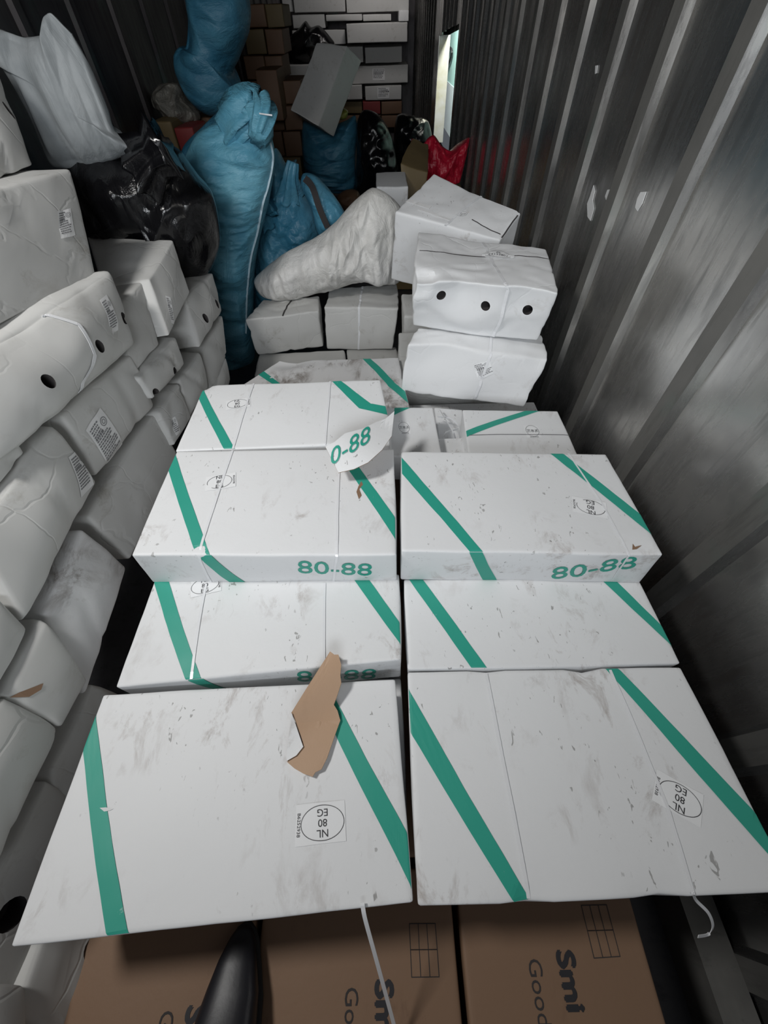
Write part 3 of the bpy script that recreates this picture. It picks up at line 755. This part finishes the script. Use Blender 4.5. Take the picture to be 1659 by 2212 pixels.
# supports of that stack
for (z0, z1, dy) in ((-1.49, -1.235, .0), (-1.23, -.962, .02)):
    T = [V((.09, 1.86, H+z1)), V((.56, 1.86, H+z1)), V((.58, 1.44+dy, H+z1)), V((.07, 1.44+dy, H+z1))]
    b_ = Box(T, [V((p.x, p.y, H+z0)) for p in T], r=.01, bulge=.004, amp=.006, seed=36, n=6)
    carton('crushed_carton', b_, 'white carton in shadow beneath the stack leaning by the wall', group='shadowed cartons beneath the wall stack', m='carton_old')
T = [V((.12, 2.2, H-.93)), V((.62, 2.2, H-.93)), V((.64, 1.95, H-.93)), V((.12, 1.95, H-.93))]
b_ = Box(T, [V((p.x, p.y, .01)) for p in T], r=.01, bulge=.004, amp=.006, seed=38, n=6)
carton('crushed_carton', b_, 'tall white carton standing behind the stack by the wall', m='carton_old')
IB = corner_box([(938, 880), (1000, 885), (1010, 985), (952, 985)], -.965, -1.05, r=.006, bulge=.002, amp=.003, seed=12, n=6)
carton('plain_carton', IB, 'low white carton in the narrow gap crossed by loose strap')
lp = curve_pts([atz(945, 900, -.93), atz(975, 905, -.91), atz(990, 925, -.93), atz(962, 935, -.92), atz(955, 960, -.95)])
tag(ribbon('loose_strap', lp, .006, (0, 0, 1), None), 'loose curl of clear white strap in the gap between cartons', 'strap')
lp = curve_pts([atz(950, 885, -.94), atz(962, 905, -.90), atz(978, 932, -.90), atz(985, 950, -.95)])
tag(ribbon('loose_strap', lp, .006, (0, 0, 1), None), 'short straight end of white strap in the gap between cartons', 'strap')
# ------------------------------------------------------------------ left pile
PN = V((1, 0, .35)).normalized(); PP = V((-.68, 0, H-.95))
def pile(q, off=0, depth=.36, lab='', seed=0, r=.009, bulge=.008, amp=.010, m='carton_old', holes=(), n=16, backs=None, shrink=.985, fr=7, dents=(), tilt=(0, 0), grp='crushed white cartons piled on the left', hr=.016, nrm=None):
    """q: pixel corners of the visible side: top-near(left), top-far(right), bottom-far(right), bottom-near(left)"""
    nn = PN if nrm is None else V(nrm).normalized()
    W = [onpl(x, y, PN, PP+PN*off) for x, y in q]
    c = sum(W, V())/4; W = [c+(p-c)*shrink for p in W]
    if nrm is not None:
        W = [onpl(*q[i], nn, c) for i in range(4)]; c = sum(W, V())/4; W = [c+(p-c)*shrink for p in W]
    back = V((-1, 0, -.02))*depth
    bk = [W[0]+back, W[1]+back]
    if backs: bk = [atz(*backs[0], W[0].z-H), atz(*backs[1], W[1].z-H)]
    # box frame: 'front' is the visible side; x runs near->far, z up
    T = [bk[0], bk[1], W[1], W[0]]; B = [W[3]+bk[0]-W[0], W[2]+bk[1]-W[1], W[2], W[3]]
    bx = Box(T, B, r=r, bulge=bulge, amp=amp, fr=fr, seed=seed, n=n, dents=dents)
    carton('crushed_carton', bx, lab, group=grp, m=m, holes=[('front',)+tuple(h) for h in holes], hole_r=hr)
    return bx
L0 = pile([(-90, 60), (-2, 150), (76, 356), (-60, 420)], -.10, .34, 'topmost white carton at the left edge with a slot cut in its side', 81, holes=[(17, 240, .35)], hr=.020)
L1 = pile([(-130, 440), (155, 362), (213, 600), (-120, 765)], .0, .40, 'big upright white carton at the far left with a small printed sticker', 82, r=.012, bulge=.006, amp=.006)
info_label(L1, 'front', (139, 483), (129, 430), .060, .080, 10, seed=5)
L2 = pile([(-120, 815), (239, 583), (297, 748), (-10, 1010)], .035, .36, 'bulging white carton with three round holes and an info sticker, bound by a strap', 83, bulge=.035, r=.012, n=18, holes=[(84, 825), (197, 751), (265, 690)], hr=.0165)
info_label(L2, 'front', (226, 683), (210, 640), .045, .085, 12, seed=6)
strap(L2, [('front', (95, 668), (150, 705)), ('front', (150, 705), (183, 770)), ('front', (183, 770), (172, 850))], .010)
L3 = pile([(131, 898), (280, 765), (338, 872), (208, 1034)], .0, .36, 'white carton with a large printed label below the bulging one', 84, bulge=.012)
info_label(L3, 'front', (224, 945), (198, 908), .085, .115, 14, seed=7)
L4 = pile([(262, 655), (309, 603), (347, 745), (283, 820)], .0, .36, 'narrow stained white carton beside the bulging one', 85)
L5 = pile([(322, 602), (374, 516), (413, 634), (367, 726)], .03, .30, 'white carton with an open lid seam in front of the black bag', 86, r=.006, amp=.005, backs=[(222, 618), (188, 512)])
info_label(L5, 'front', (368, 670), (358, 630), .055, .09, 12, seed=8)
L6 = pile([(392, 640), (462, 588), (480, 672), (433, 757)], .01, .34, 'white carton with two dark holes at the far end of the pile', 87, bulge=.018, holes=[(438, 690), (463, 657)], hr=.018)
L7 = pile([(300, 812), (380, 727), (398, 786), (335, 862)], .02, .34, 'small white carton with a torn lower corner and two holes', 88, bulge=.012, holes=[(375, 800), (340, 848)], hr=.015)
L8 = pile([(388, 820), (436, 758), (455, 840), (412, 905)], .0, .34, 'pale white carton below the two-holed one at the far end', 89, bulge=.014)
L8b = pile([(440, 760), (478, 676), (492, 765), (456, 850)], -.01, .30, 'slanting white carton deepest along the pile next to the blue sack', 90)
L8c = pile([(455, 850), (490, 772), (503, 830), (470, 900)], -.01, .30, 'lowest white carton beside the foot of the tall blue sack', 100)
L9 = pile([(338, 892), (383, 826), (412, 905), (376, 968)], .0, .34, 'white carton with a curled grey sticker beside the striped ones', 91)
info_label(L9, 'front', (374, 925), (366, 905), .035, .05, 8, seed=9)
L10 = pile([(188, 1118), (336, 892), (388, 985), (285, 1212)], -.01, .36, 'long smooth shaded white carton next to the upper striped carton', 92, bulge=.01, amp=.006)
L11 = pile([(-110, 960), (2, 878), (64, 978), (-60, 1130)], .01, .36, 'white carton at the left edge below the bulging one', 93)
L12 = pile([(-60, 1160), (122, 914), (212, 1042), (60, 1352)], .015, .36, 'big grey-white carton with a sticker on its far shoulder', 94, bulge=.02, amp=.007)
info_label(L12, 'front', (172, 1020), (160, 985), .06, .10, 12, seed=10)
L13 = pile([(92, 1330), (176, 1140), (277, 1226), (190, 1500)], .0, .36, 'scuffed white carton with a creased side and ripped brown corner', 95, m='carton_dirty', amp=.008)
L13b = pile([(12, 1508), (96, 1332), (190, 1470), (136, 1572)], .015, .36, 'folded lower panel of white carton beside the ripped brown corner', 101, m='carton_old', amp=.008)
gouge(L13b, [(22, 1510), (40, 1496), (84, 1476), (80, 1490), (58, 1506)], 'kraft', face='front')
L14 = pile([(-70, 1350), (4, 1288), (67, 1356), (-40, 1560)], .02, .36, 'white carton poking in at the left edge above the lit one', 96)
L15 = pile([(-140, 1640), (10, 1508), (137, 1574), (-60, 1990)], .02, .36, 'smooth lit white carton at the lower left edge', 97, bulge=.02, amp=.006)
L16 = pile([(110, 1665), (200, 1472), (266, 1500), (150, 1860)], -.03, .36, 'shaded white carton in the dark gap beside the front striped carton', 98, amp=.006)
L17 = pile([(-100, 2080), (105, 1680), (190, 1740), (40, 2190)], -.03, .36, 'shaded white carton with a hand hole low in the pile', 99, holes=[(20, 1972)], hr=.024, amp=.006)
L18 = pile([(30, 2200), (120, 1960), (250, 1985), (215, 2300)], -.01, .30, 'dark shaded carton with a hand hole under the front striped carton', 102, holes=[(200, 2048)], hr=.02, amp=.006)
L19 = pile([(-120, 2400), (-40, 2120), (60, 2130), (60, 2420)], .0, .30, 'dark shaded carton at the bottom left corner of the pile', 103, amp=.006)
# ------------------------------------------------------------------ sacks and bags
def bag(name, px, y, th, m, label, cat, group=None, cen=None, tilt=0.0, wr=(.012, 10), aniso=(1, 1, 1), seed=0, N=120, R=26, pw=2.4, fold=None, parent_empty=True, smooth_out=True, lean=0, floor=None):
    """an inflated bag with the pixel outline px placed on the upright plane at distance y (leaning by tilt: dy per m of height)"""
    n = V((0, 1, -tilt)).normalized(); n0 = n
    p0 = V((0, y, H-.8))
    out = []
    P = [onpl(a, b, n, p0) for a, b in px]
    if smooth_out:
        L = len(P); o2 = []
        per = max(2, N//L)
        for i in range(L):
            a, b, c, d = P[(i-1) % L], P[i], P[(i+1) % L], P[(i+2) % L]
            for k in range(per):
                t = k/per; cr = .5*((2*b)+(c-a)*t+(2*a-5*b+4*c-d)*t*t+(3*b-a-3*c+d)*t**3); o2.append(cr*.8+(b*(1-t)+c*t)*.2)
        P = o2
    c = onpl(*cen, n, p0) if cen else sum(P, V())/len(P)
    N = len(P); vs = []
    def thick(r): return th*(max(0, 1-r**pw))**.55
    def disp(p, r, sg):
        q = V((p.x*aniso[0], p.y*aniso[1], p.z*aniso[2]))
        w = nz(q, wr[1], seed)*1.0 + abs(nz(q, wr[1]*2.1, seed+2))*.7 - .25 + nz(q, wr[1]*.35, seed+5)*1.4
        w2 = -abs(nz(q + nv(q, wr[1]*.6, seed+8)*.12, wr[1]*1.3, seed+9))*1.2
        return (w+w2)*wr[0]
    for sg in (-1, 1):
        for k in range(1, R+(1 if sg < 0 else 0)):
            r = (k/R)**.85
            for p in P:
                s0 = c+(p-c)*r; t = thick(r)
                v = s0+n*sg*t; d = disp(v, r, sg)*min(1, t/th*1.5+.15)
                v = v+n*sg*d
                vs.append(v)
    # ring indices: front R rings, back R-1 rings (share rim)
    f0 = len(vs); vs.append(c+n*(-1)*(th+disp(c-n*th, 0, -1))); f1 = len(vs); vs.append(c+n*(th))
    fs = []
    for i in range(N): fs.append((f0, (i+1) % N, i))
    for k in range(R-1):
        for i in range(N): j = (i+1) % N; fs.append((k*N+i, k*N+j, (k+1)*N+j, (k+1)*N+i))
    b0 = R*N
    for i in range(N): fs.append((f1, b0+i, b0+(i+1) % N))
    for k in range(R-2):
        for i in range(N): j = (i+1) % N; fs.append((b0+k*N+j, b0+k*N+i, b0+(k+1)*N+i, b0+(k+1)*N+j))
    for i in range(N): j = (i+1) % N; fs.append((b0+(R-2)*N+j, b0+(R-2)*N+i, (R-1)*N+i, (R-1)*N+j))
    if floor is not None:
        for v in vs:
            if v.z < floor: v.z = floor
    base = V((c.x, c.y, min(v.z for v in vs)))
    rt = root(name, base, label, cat, group)
    o = mk('bag_body', vs, fs, rt, (M[m],), smooth=True)
    rt['_'] = 0; del rt['_']
    return rt, (n, p0)
def neck(rt, pts, rs, m, name='tied_neck', wr=.006, K=28, flare=0, seed=3):
    pts = curve_pts(pts, 8); n = len(pts); vs = []; fs = []
    for i, p in enumerate(pts):
        f = i/(n-1)*(len(rs)-1); k = min(int(f), len(rs)-2); r = rs[k]+(rs[k+1]-rs[k])*(f-k)
        t = (pts[min(n-1, i+1)]-pts[max(0, i-1)]).normalized(); a = t.orthogonal().normalized(); b = t.cross(a)
        for q in range(K):
            th = 2*math.pi*q/K; rr = r*(1+.22*math.sin(th*7+seed)+.12*math.sin(th*11))
            vs.append(p+(a*math.cos(th)+b*math.sin(th)*.7)*rr)
    for i in range(n-1):
        for q in range(K): fs.append((i*K+q, i*K+(q+1) % K, (i+1)*K+(q+1) % K, (i+1)*K+q))
    fs += [tuple(range(K))[::-1], tuple(range((n-1)*K, n*K))]
    return mk(name, vs, fs, rt, (M[m],), smooth=True)
# tall blue sack
b1, pl1 = bag('blue_sack', [(548, 232), (575, 262), (588, 300), (594, 350), (580, 440), (560, 520), (548, 600), (546, 700), (548, 790), (520, 835), (480, 820), (462, 740), (455, 640), (430, 520), (405, 420), (398, 350), (425, 290), (480, 258)],
    2.60, .19, 'blue', 'tall blue woven sack with a pale side seam standing behind the left pile', 'sack', 'blue woven sacks', (505, 500), wr=(.020, 7), aniso=(.7, .7, 2.2), seed=1, R=60, N=260)
def seam(rt, pxs, y, w=.012, off=-.2, m='seam'):
    pts = [aty(a, b, y+off) for a, b in pxs]; pts = curve_pts(pts, 8)
    # drop each point on to the bag body
    body = rt.children[0]; mw = rt.location
    q = []
    from mathutils.bvhtree import BVHTree
    bv = BVHTree.FromPolygons([v.co+mw for v in body.data.vertices], [tuple(p.vertices) for p in body.data.polygons])
    for p in pts:
        o = V((0, 0, H)); h = bv.ray_cast(o, (p-o).normalized())
        if h[0] is not None: q.append(h[0]+h[1]*.003)
    if len(q) > 2: ribbon('side_seam', q, w, (1, 0, .2), rt, m)
seam(b1, [(577, 290), (588, 340), (578, 400), (566, 440), (555, 500), (540, 560), (532, 640), (530, 720)], 2.42)
neck(b1, [aty(500, 285, 2.58), aty(520, 250, 2.54), aty(548, 232, 2.54), aty(566, 262, 2.48), aty(556, 300, 2.42)], [.09, .085, .07, .075, .05], 'blue', 'folded_mouth', seed=4)
ribbon('tie_string', curve_pts([aty(560, 245, 2.42), aty(573, 247, 2.40), aty(588, 249, 2.40)], 6), .005, (0, 0, 1), b1, 'strap')
b2, _ = bag('blue_sack', [(640, 345), (634, 380), (660, 410), (685, 470), (690, 520), (665, 560), (640, 690), (556, 690), (545, 600), (552, 520), (575, 440), (582, 395), (594, 320), (618, 354)],
    3.15, .20, 'blue_gl', 'blue plastic sack with a knotted top right of the tall sack', 'sack', 'blue woven sacks', (615, 490), wr=(.024, 8), seed=2, R=50, N=220)
neck(b2, [aty(625, 420, 3.05), aty(628, 385, 3.0), aty(634, 350, 3.0)], [.10, .045, .03], 'blue_gl', seed=6)
neck(b2, [aty(580, 480, 2.98), aty(572, 455, 2.93), aty(585, 438, 2.92)], [.07, .04, .06], 'blue_gl', seed=8, name='twisted_corner')
b3, _ = bag('blue_sack', [(655, 375), (680, 378), (712, 410), (740, 450), (748, 480), (700, 510), (685, 500), (672, 450), (650, 400)],
    3.0, .10, 'blue_gl', 'folded glossy blue sack leaning next to the knotted one', 'sack', 'blue woven sacks', (705, 455), wr=(.012, 9), seed=3, R=30, N=140)
ribbon('fold_shade', curve_pts([aty(658, 385, 2.86), aty(675, 405, 2.86), aty(690, 450, 2.86), aty(708, 492, 2.86)], 8), .035, (1, 0, .5), b3, 'cavity', .004)  # near-black strip painted in for the shade of the fold
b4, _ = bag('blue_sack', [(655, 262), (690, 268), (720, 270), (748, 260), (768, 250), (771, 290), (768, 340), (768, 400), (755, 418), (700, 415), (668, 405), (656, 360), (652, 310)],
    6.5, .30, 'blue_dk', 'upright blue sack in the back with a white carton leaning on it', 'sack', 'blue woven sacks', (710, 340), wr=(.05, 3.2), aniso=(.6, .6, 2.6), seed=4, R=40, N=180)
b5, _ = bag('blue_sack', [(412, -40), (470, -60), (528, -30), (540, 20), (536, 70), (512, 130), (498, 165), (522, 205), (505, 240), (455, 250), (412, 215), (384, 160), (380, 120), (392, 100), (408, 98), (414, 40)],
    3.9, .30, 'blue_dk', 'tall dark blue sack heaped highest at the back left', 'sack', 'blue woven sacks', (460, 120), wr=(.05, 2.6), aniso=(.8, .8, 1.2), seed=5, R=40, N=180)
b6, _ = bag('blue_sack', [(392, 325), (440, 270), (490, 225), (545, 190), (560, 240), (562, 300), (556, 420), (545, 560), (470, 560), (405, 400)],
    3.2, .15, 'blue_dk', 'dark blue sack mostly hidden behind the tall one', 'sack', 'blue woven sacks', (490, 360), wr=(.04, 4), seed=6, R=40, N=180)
# white sack
ws, _ = bag('white_sack', [(548, 608), (572, 580), (620, 545), (680, 515), (720, 485), (760, 440), (805, 406), (845, 425), (872, 460), (880, 520), (868, 600), (845, 612), (780, 606), (715, 622), (640, 642), (570, 640)],
    2.38, .17, 'wsack', 'plump wrinkled white sack lying across the crushed cartons', 'sack', None, (740, 555), wr=(.024, 6), aniso=(2.0, 1, .8), seed=11, R=60, N=260)
# black bags
bb, _ = bag('black_bag', [(135, 352), (160, 322), (190, 309), (250, 312), (290, 318), (330, 305), (375, 325), (395, 350), (425, 390), (455, 420), (470, 470), (474, 530), (455, 585), (420, 604), (395, 575), (372, 515), (300, 514), (190, 512), (172, 460), (150, 400)],
    1.98, .20, 'black', 'big glossy black bin bag slumped on top of the left pile', 'bag', None, (320, 430), wr=(.022, 5), aniso=(1.6, 1, 1.0), seed=12, R=60, N=260)
neck(bb, [aty(310, 370, 1.86), aty(335, 335, 1.84), aty(355, 315, 1.84)], [.10, .06, .09], 'black', seed=9)
bag('black_bag', [(785, 238), (815, 245), (840, 280), (855, 330), (858, 400), (800, 420), (768, 415), (770, 340), (770, 270)],
    6.4, .25, 'black', 'tall black bin bag beside the upright blue sack in the back', 'bag', 'black bags in the back', (812, 340), wr=(.05, 4), seed=13, R=30, N=140)
bag('black_bag', [(858, 250), (895, 250), (925, 262), (932, 310), (905, 360), (860, 400), (850, 320)],
    6.9, .25, 'black', 'black bag in the back corner near the side opening', 'bag', 'black bags in the back', (885, 310), wr=(.05, 4), seed=14, R=30, N=140)
kb, _ = bag('black_bag', [(625, 82), (645, 62), (660, 45), (672, 58), (690, 55), (712, 78), (722, 95), (690, 100), (672, 140), (640, 142), (620, 118)],
    10.3, .25, 'black', 'knotted black bag high up against the far white cartons', 'bag', 'black bags in the back', (655, 100), wr=(.04, 3), seed=15, R=30, N=140)
bag('clear_bag', [(330, 200), (345, 182), (385, 180), (400, 215), (428, 240), (430, 262), (400, 277), (370, 272), (350, 240), (334, 228)],
    3.85, .16, 'silver', 'crumpled grey clear plastic bag beneath the highest blue sack', 'bag', None, (378, 230), wr=(.05, 7), seed=16, R=30, N=140)
bag('red_bag', [(885, 335), (890, 300), (912, 312), (925, 298), (938, 292), (955, 315), (975, 325), (1005, 302), (1015, 300), (1004, 350), (990, 400), (960, 410), (910, 385), (888, 360)],
    4.34, .12, 'red', 'torn red plastic bag against the ribbed wall', 'bag', None, (948, 358), wr=(.03, 7), aniso=(2, 1, 1), seed=17, R=40, N=180, floor=.565)
bag('grey_sheet_sack', [(-60, 40), (0, 62), (55, 80), (105, 70), (94, 45), (97, 32), (110, 27), (135, 52), (158, 78), (190, 135), (215, 195), (232, 240), (248, 285), (290, 322), (250, 345), (200, 360), (120, 362), (90, 310), (55, 230), (0, 135), (-60, 90)],
    1.88, .07, 'tarp', 'grey-white woven sheet sack standing behind the left pile', 'sack', None, (135, 210), wr=(.020, 5), aniso=(2.6, 1, .4), seed=18, R=50, N=260, pw=3)
# open brown carton with the red bag
T = [aty(893, 298, 4.35), aty(935, 380, 4.0), aty(905, 420, 3.9), aty(866, 345, 4.25)]
def px_box(y, x0, y0, x1, y1, dep, m, lab, grp, name='far_carton', cat='carton', seed=0, skew=0, **k):
    a = aty(x0, y1, y); b = aty(x1, y0, y); xa, xb, za, zb_ = max(LX+.03, aty(x0, (y0+y1)/2, y).x), aty(x1, (y0+y1)/2, y).x, a.z, b.z
    T = [V((xa, y+dep, zb_)), V((xb, y+dep, zb_)), V((xb, y, zb_)), V((xa, y, zb_))]
    B = [V((p.x+skew, p.y, max(.004, za))) for p in T]
    bx = Box(T, B, r=.008, bulge=.006, amp=.006, seed=seed, n=3, fr=4); carton(name, bx, lab, cat, grp, m); return bx
sb_ = [V((.12, 4.55, .55)), V((.74, 4.55, .55)), V((.74, 3.6, .50)), V((.12, 3.6, .50))]
carton('brown_carton', Box(sb_, [V((p.x, p.y, .005)) for p in sb_], r=.008, bulge=.004, amp=.006, seed=51, n=5), 'brown carton hidden under the red bag and the tilted open carton', m='olive_far')
ob = Box([aty(893, 296, 4.15), aty(925, 312, 4.18), aty(925, 372, 3.75), aty(862, 352, 3.75)], [aty(880, 400, 4.12), aty(915, 420, 4.15), aty(918, 440, 3.7), aty(876, 428, 3.7)], r=.006, bulge=.004, amp=.01, seed=50, n=6)
carton('brown_carton', ob, 'open brown carton tilted beside the red bag', m='olive_far')
# ------------------------------------------------------------------ far stacks
YF = 10.6
rows = [(-14, 28, [(560, 632), (634, 745), (748, 884)]), (30, 62, [(632, 702)]), (30, 46, [(704, 782), (784, 845)]),
        (64, 97, [(632, 690), (692, 746)]), (48, 94, [(749, 880)]),
        (100, 137, [(640, 704), (706, 784), (789, 868)]), (140, 182, [(616, 680), (682, 752), (755, 881)]),
        (184, 217, [(622, 700), (702, 782), (789, 867)])]
names = ['white carton in the top row of the far stack', 'white carton in the second row of the far stack', 'white carton above the long one with two holes, far stack', 'white carton in the third row of the far stack, left part', 'long white carton with two small holes jutting out in the third row', 'white carton in the fourth row of the far stack', 'white carton in the fifth row of the far stack', 'white carton in the lowest white row of the far stack']
pos3 = ['at its left', 'in its middle', 'at its right']
k = 0
for (ya, yb, cols), nm in zip(rows, names):
    for ci, (xa, xb) in enumerate(cols):
        k += 1
        if ya == 48: lab = nm
        else: lab = nm + ', ' + pos3[ci if len(cols) == 3 else ci]
        b_ = px_box(YF-(.22 if ya == 48 else 0)-(.6 if ya in (140, 184) and ci == 0 else 0)-(k % 3)*.03, xa, ya, xb, yb, .7, 'carton_old', lab, 'white cartons of the far stack', seed=k)
        if ya in (140, 184) and ci > 0: info_label(b_, 'front', ((xa+xb)/2, (ya+yb)/2), ((xa+xb)/2, ya), .22, .14, 6, False, seed=k)
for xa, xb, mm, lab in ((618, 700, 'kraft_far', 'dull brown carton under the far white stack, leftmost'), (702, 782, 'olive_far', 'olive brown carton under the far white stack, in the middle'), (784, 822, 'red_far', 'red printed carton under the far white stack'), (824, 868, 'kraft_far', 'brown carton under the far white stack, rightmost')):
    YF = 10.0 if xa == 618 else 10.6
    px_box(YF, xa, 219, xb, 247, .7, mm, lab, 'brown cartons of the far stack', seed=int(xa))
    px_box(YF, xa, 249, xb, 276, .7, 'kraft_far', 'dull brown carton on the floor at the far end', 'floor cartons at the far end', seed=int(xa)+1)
px_box(10.4, 862, 22, 883, 46, .4, 'carton', 'small pale carton on top of the long one by the ribbed wall', None, seed=5)
# brown stack on the left, nearer
yy = 6.7
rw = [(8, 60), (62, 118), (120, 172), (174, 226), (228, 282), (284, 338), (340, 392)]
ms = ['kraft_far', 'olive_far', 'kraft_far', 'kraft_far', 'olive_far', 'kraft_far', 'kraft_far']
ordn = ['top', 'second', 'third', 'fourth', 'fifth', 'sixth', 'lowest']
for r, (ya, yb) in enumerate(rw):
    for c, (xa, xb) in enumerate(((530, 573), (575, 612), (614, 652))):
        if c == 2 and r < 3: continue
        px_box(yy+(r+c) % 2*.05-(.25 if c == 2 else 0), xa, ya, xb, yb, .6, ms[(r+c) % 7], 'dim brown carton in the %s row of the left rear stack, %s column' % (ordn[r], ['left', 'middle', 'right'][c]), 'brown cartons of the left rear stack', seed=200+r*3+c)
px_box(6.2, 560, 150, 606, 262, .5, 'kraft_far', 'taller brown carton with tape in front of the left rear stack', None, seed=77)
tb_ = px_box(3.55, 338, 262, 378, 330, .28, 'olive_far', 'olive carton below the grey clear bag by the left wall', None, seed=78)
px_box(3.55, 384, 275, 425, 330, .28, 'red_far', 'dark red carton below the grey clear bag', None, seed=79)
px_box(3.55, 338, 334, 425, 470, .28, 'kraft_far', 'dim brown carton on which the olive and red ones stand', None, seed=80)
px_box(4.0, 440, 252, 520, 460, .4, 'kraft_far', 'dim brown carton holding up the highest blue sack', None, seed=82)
# leaning white carton on the blue sack
yl = 5.85
LT = [aty(684, 91, yl+.25), aty(750, 97, yl+.25)]
lo = [aty(688, 272, yl-.25), aty(627, 238, yl-.25)]
d_ = V((.10, .20, .02))
T = [LT[0], LT[1], lo[0], lo[1]]
LB = Box(T, [p+V((.13, .25, -.12)) for p in T], r=.01, bulge=.006, amp=.006, seed=84, n=6)
carton('leaning_carton', LB, 'long white carton leaning at an angle against the upright blue sack', m='carton_old')
wbx = px_box(6.9, 655, 222, 700, 405, .4, 'olive_far', 'small olive carton with a white sticker behind the blue sack', None, seed=85)
bag('yellow_wrap', [(722, 240), (738, 232), (752, 240), (748, 256), (730, 258)], 6.6, .1, 'yellow', 'scrap of yellow-green wrap sticking out of the blue sack', 'wrap', None, (738, 247), seed=20, R=12, N=60)
jb = px_box(3.35, 815, 402, 880, 555, .4, 'carton', 'white carton just visible behind the white sack', None, seed=86)
bag('brown_paper_bag', [(728, 425), (750, 410), (775, 415), (780, 445), (755, 470), (735, 460)], 5.6, .15, 'kraft_far', 'crumpled brown paper bag between the blue and white sacks', 'bag', None, (755, 440), wr=(.03, 6), seed=21, R=20, N=80)
# ------------------------------------------------------------------ torn brown scrap on the front left carton
def zsc(x, y):
    t = max(0, min(1, (1560-y)/150)); return ZA+.010+.045*t + .004*math.sin((x+y)*.03)
sp = root('cardboard_scrap', atz(680, 1560, ZA+.006), 'torn brown cardboard scrap with a folded corner on the front left carton', 'cardboard scrap')
sheet('scrap_body', [(713, 1407), (722, 1414), (731, 1414), (737, 1436), (735, 1458), (737, 1475), (729, 1500), (721, 1522), (729, 1535), (735, 1556), (722, 1592), (706, 1638), (694, 1662), (681, 1668), (675, 1678), (655, 1671), (636, 1660), (620, 1646), (640, 1636), (660, 1622), (650, 1590), (640, 1562), (629, 1540), (660, 1490)], zsc, .004, sp, (M['scrap'], M['scrap']))
sheet('folded_corner', [(630, 1540), (643, 1578), (655, 1613), (640, 1632), (619, 1644), (620, 1620), (625, 1580)], lambda x, y: zsc(x, y)+.004, .003, sp, (M['carton'], M['kraft']))['label'] = 'white printed side of the folded corner'
# ------------------------------------------------------------------ straps hanging off the front
pts = curve_pts([atz(783, 1950, ZA+.006), atz(784, 1960, ZA+.004), atz(790, 1990, ZA-.012), atz(812, 2070, -.98), atz(838, 2165, -1.06), atz(858, 2240, -1.12), atz(870, 2290, -1.14)], 10)
tag(ribbon('hanging_strap', pts, .007, (1, 0, .1), None), 'white plastic strap hanging from the front left carton over the brown ones', 'strap')
pts = curve_pts([atz(1497, 1928, ZA+.004), atz(1504, 1945, ZA-.02), atz(1530, 1972, ZA-.04), atz(1540, 2000, ZA-.06), atz(1530, 2018, ZA-.07), atz(1508, 2023, ZA-.06)], 10)
tag(ribbon('hanging_strap', pts, .005, (1, .6, .1), None), 'thin white strap end curling off the front right carton', 'strap')
# ------------------------------------------------------------------ shoe
toe = atz(533, 1998, ZB+.02); heel = atz(472, 2330, ZB+.02)
ax = (heel-toe); ax.z = 0; ax = ax.normalized(); sd = V((-ax.y, ax.x, 0)); zb0 = H+ZB+.006
sh = root('shoe', V((toe.x, toe.y, zb0))+ax*.14, 'black leather shoe standing on the brown carton', 'shoe')
def loft(secs, name, m, K=28):
    vs = []; fs = []
    for (d, w, h0, h1, sh_) in secs:
        for q in range(K):
            th = 2*math.pi*q/K; c, s_ = math.cos(th), math.sin(th)
            x = w*.62*(abs(c)**.75)*(1 if c >= 0 else -1); z = (h0+h1)/2+(h1-h0)/2*(abs(s_)**.85)*(1 if s_ >= 0 else -1)
            vs.append(V((toe.x, toe.y, zb0))+ax*d+sd*(x+sh_)+V((0, 0, z)))
    n = len(secs)
    for i in range(n-1):
        for q in range(K): fs.append((i*K+q, i*K+(q+1) % K, (i+1)*K+(q+1) % K, (i+1)*K+q))
    fs += [tuple(range(K))[::-1], tuple(range((n-1)*K, n*K))]
    o = mk(name, vs, fs, sh, (M[m],), smooth=True); return o
up = loft([(.0, .010, .012, .022, 0), (.006, .028, .010, .032, 0), (.02, .042, .010, .042, 0), (.045, .058, .010, .052, 0), (.08, .076, .010, .060, .002), (.115, .086, .010, .074, .002), (.15, .086, .010, .092, .002), (.19, .078, .010, .10, 0), (.23, .072, .010, .10, 0), (.265, .066, .010, .10, 0), (.285, .045, .012, .09, 0), (.292, .02, .015, .08, 0)], 'upper', 'leather')
loft([(-.004, .010, 0, .010, 0), (.004, .030, 0, .014, 0), (.02, .048, 0, .014, 0), (.05, .066, 0, .014, 0), (.09, .084, 0, .014, .002), (.13, .092, 0, .014, .002), (.18, .080, 0, .014, 0), (.24, .074, 0, .014, 0), (.28, .056, 0, .014, 0), (.296, .02, 0, .012, 0)], 'sole', 'rubber')
for k in range(5):
    d = .125+.014*k; zt = .078+.0045*k
    P_ = [V((toe.x, toe.y, zb0))+ax*(d+.002*math.cos(t*3))+sd*t*.026+V((0, 0, zt+.010*(1-t*t))) for t in [-1+.2*i for i in range(11)]]
    v_, f_ = tube(P_, .0018); mk('lace', v_, f_, sh, (M['rubber'],), smooth=True)
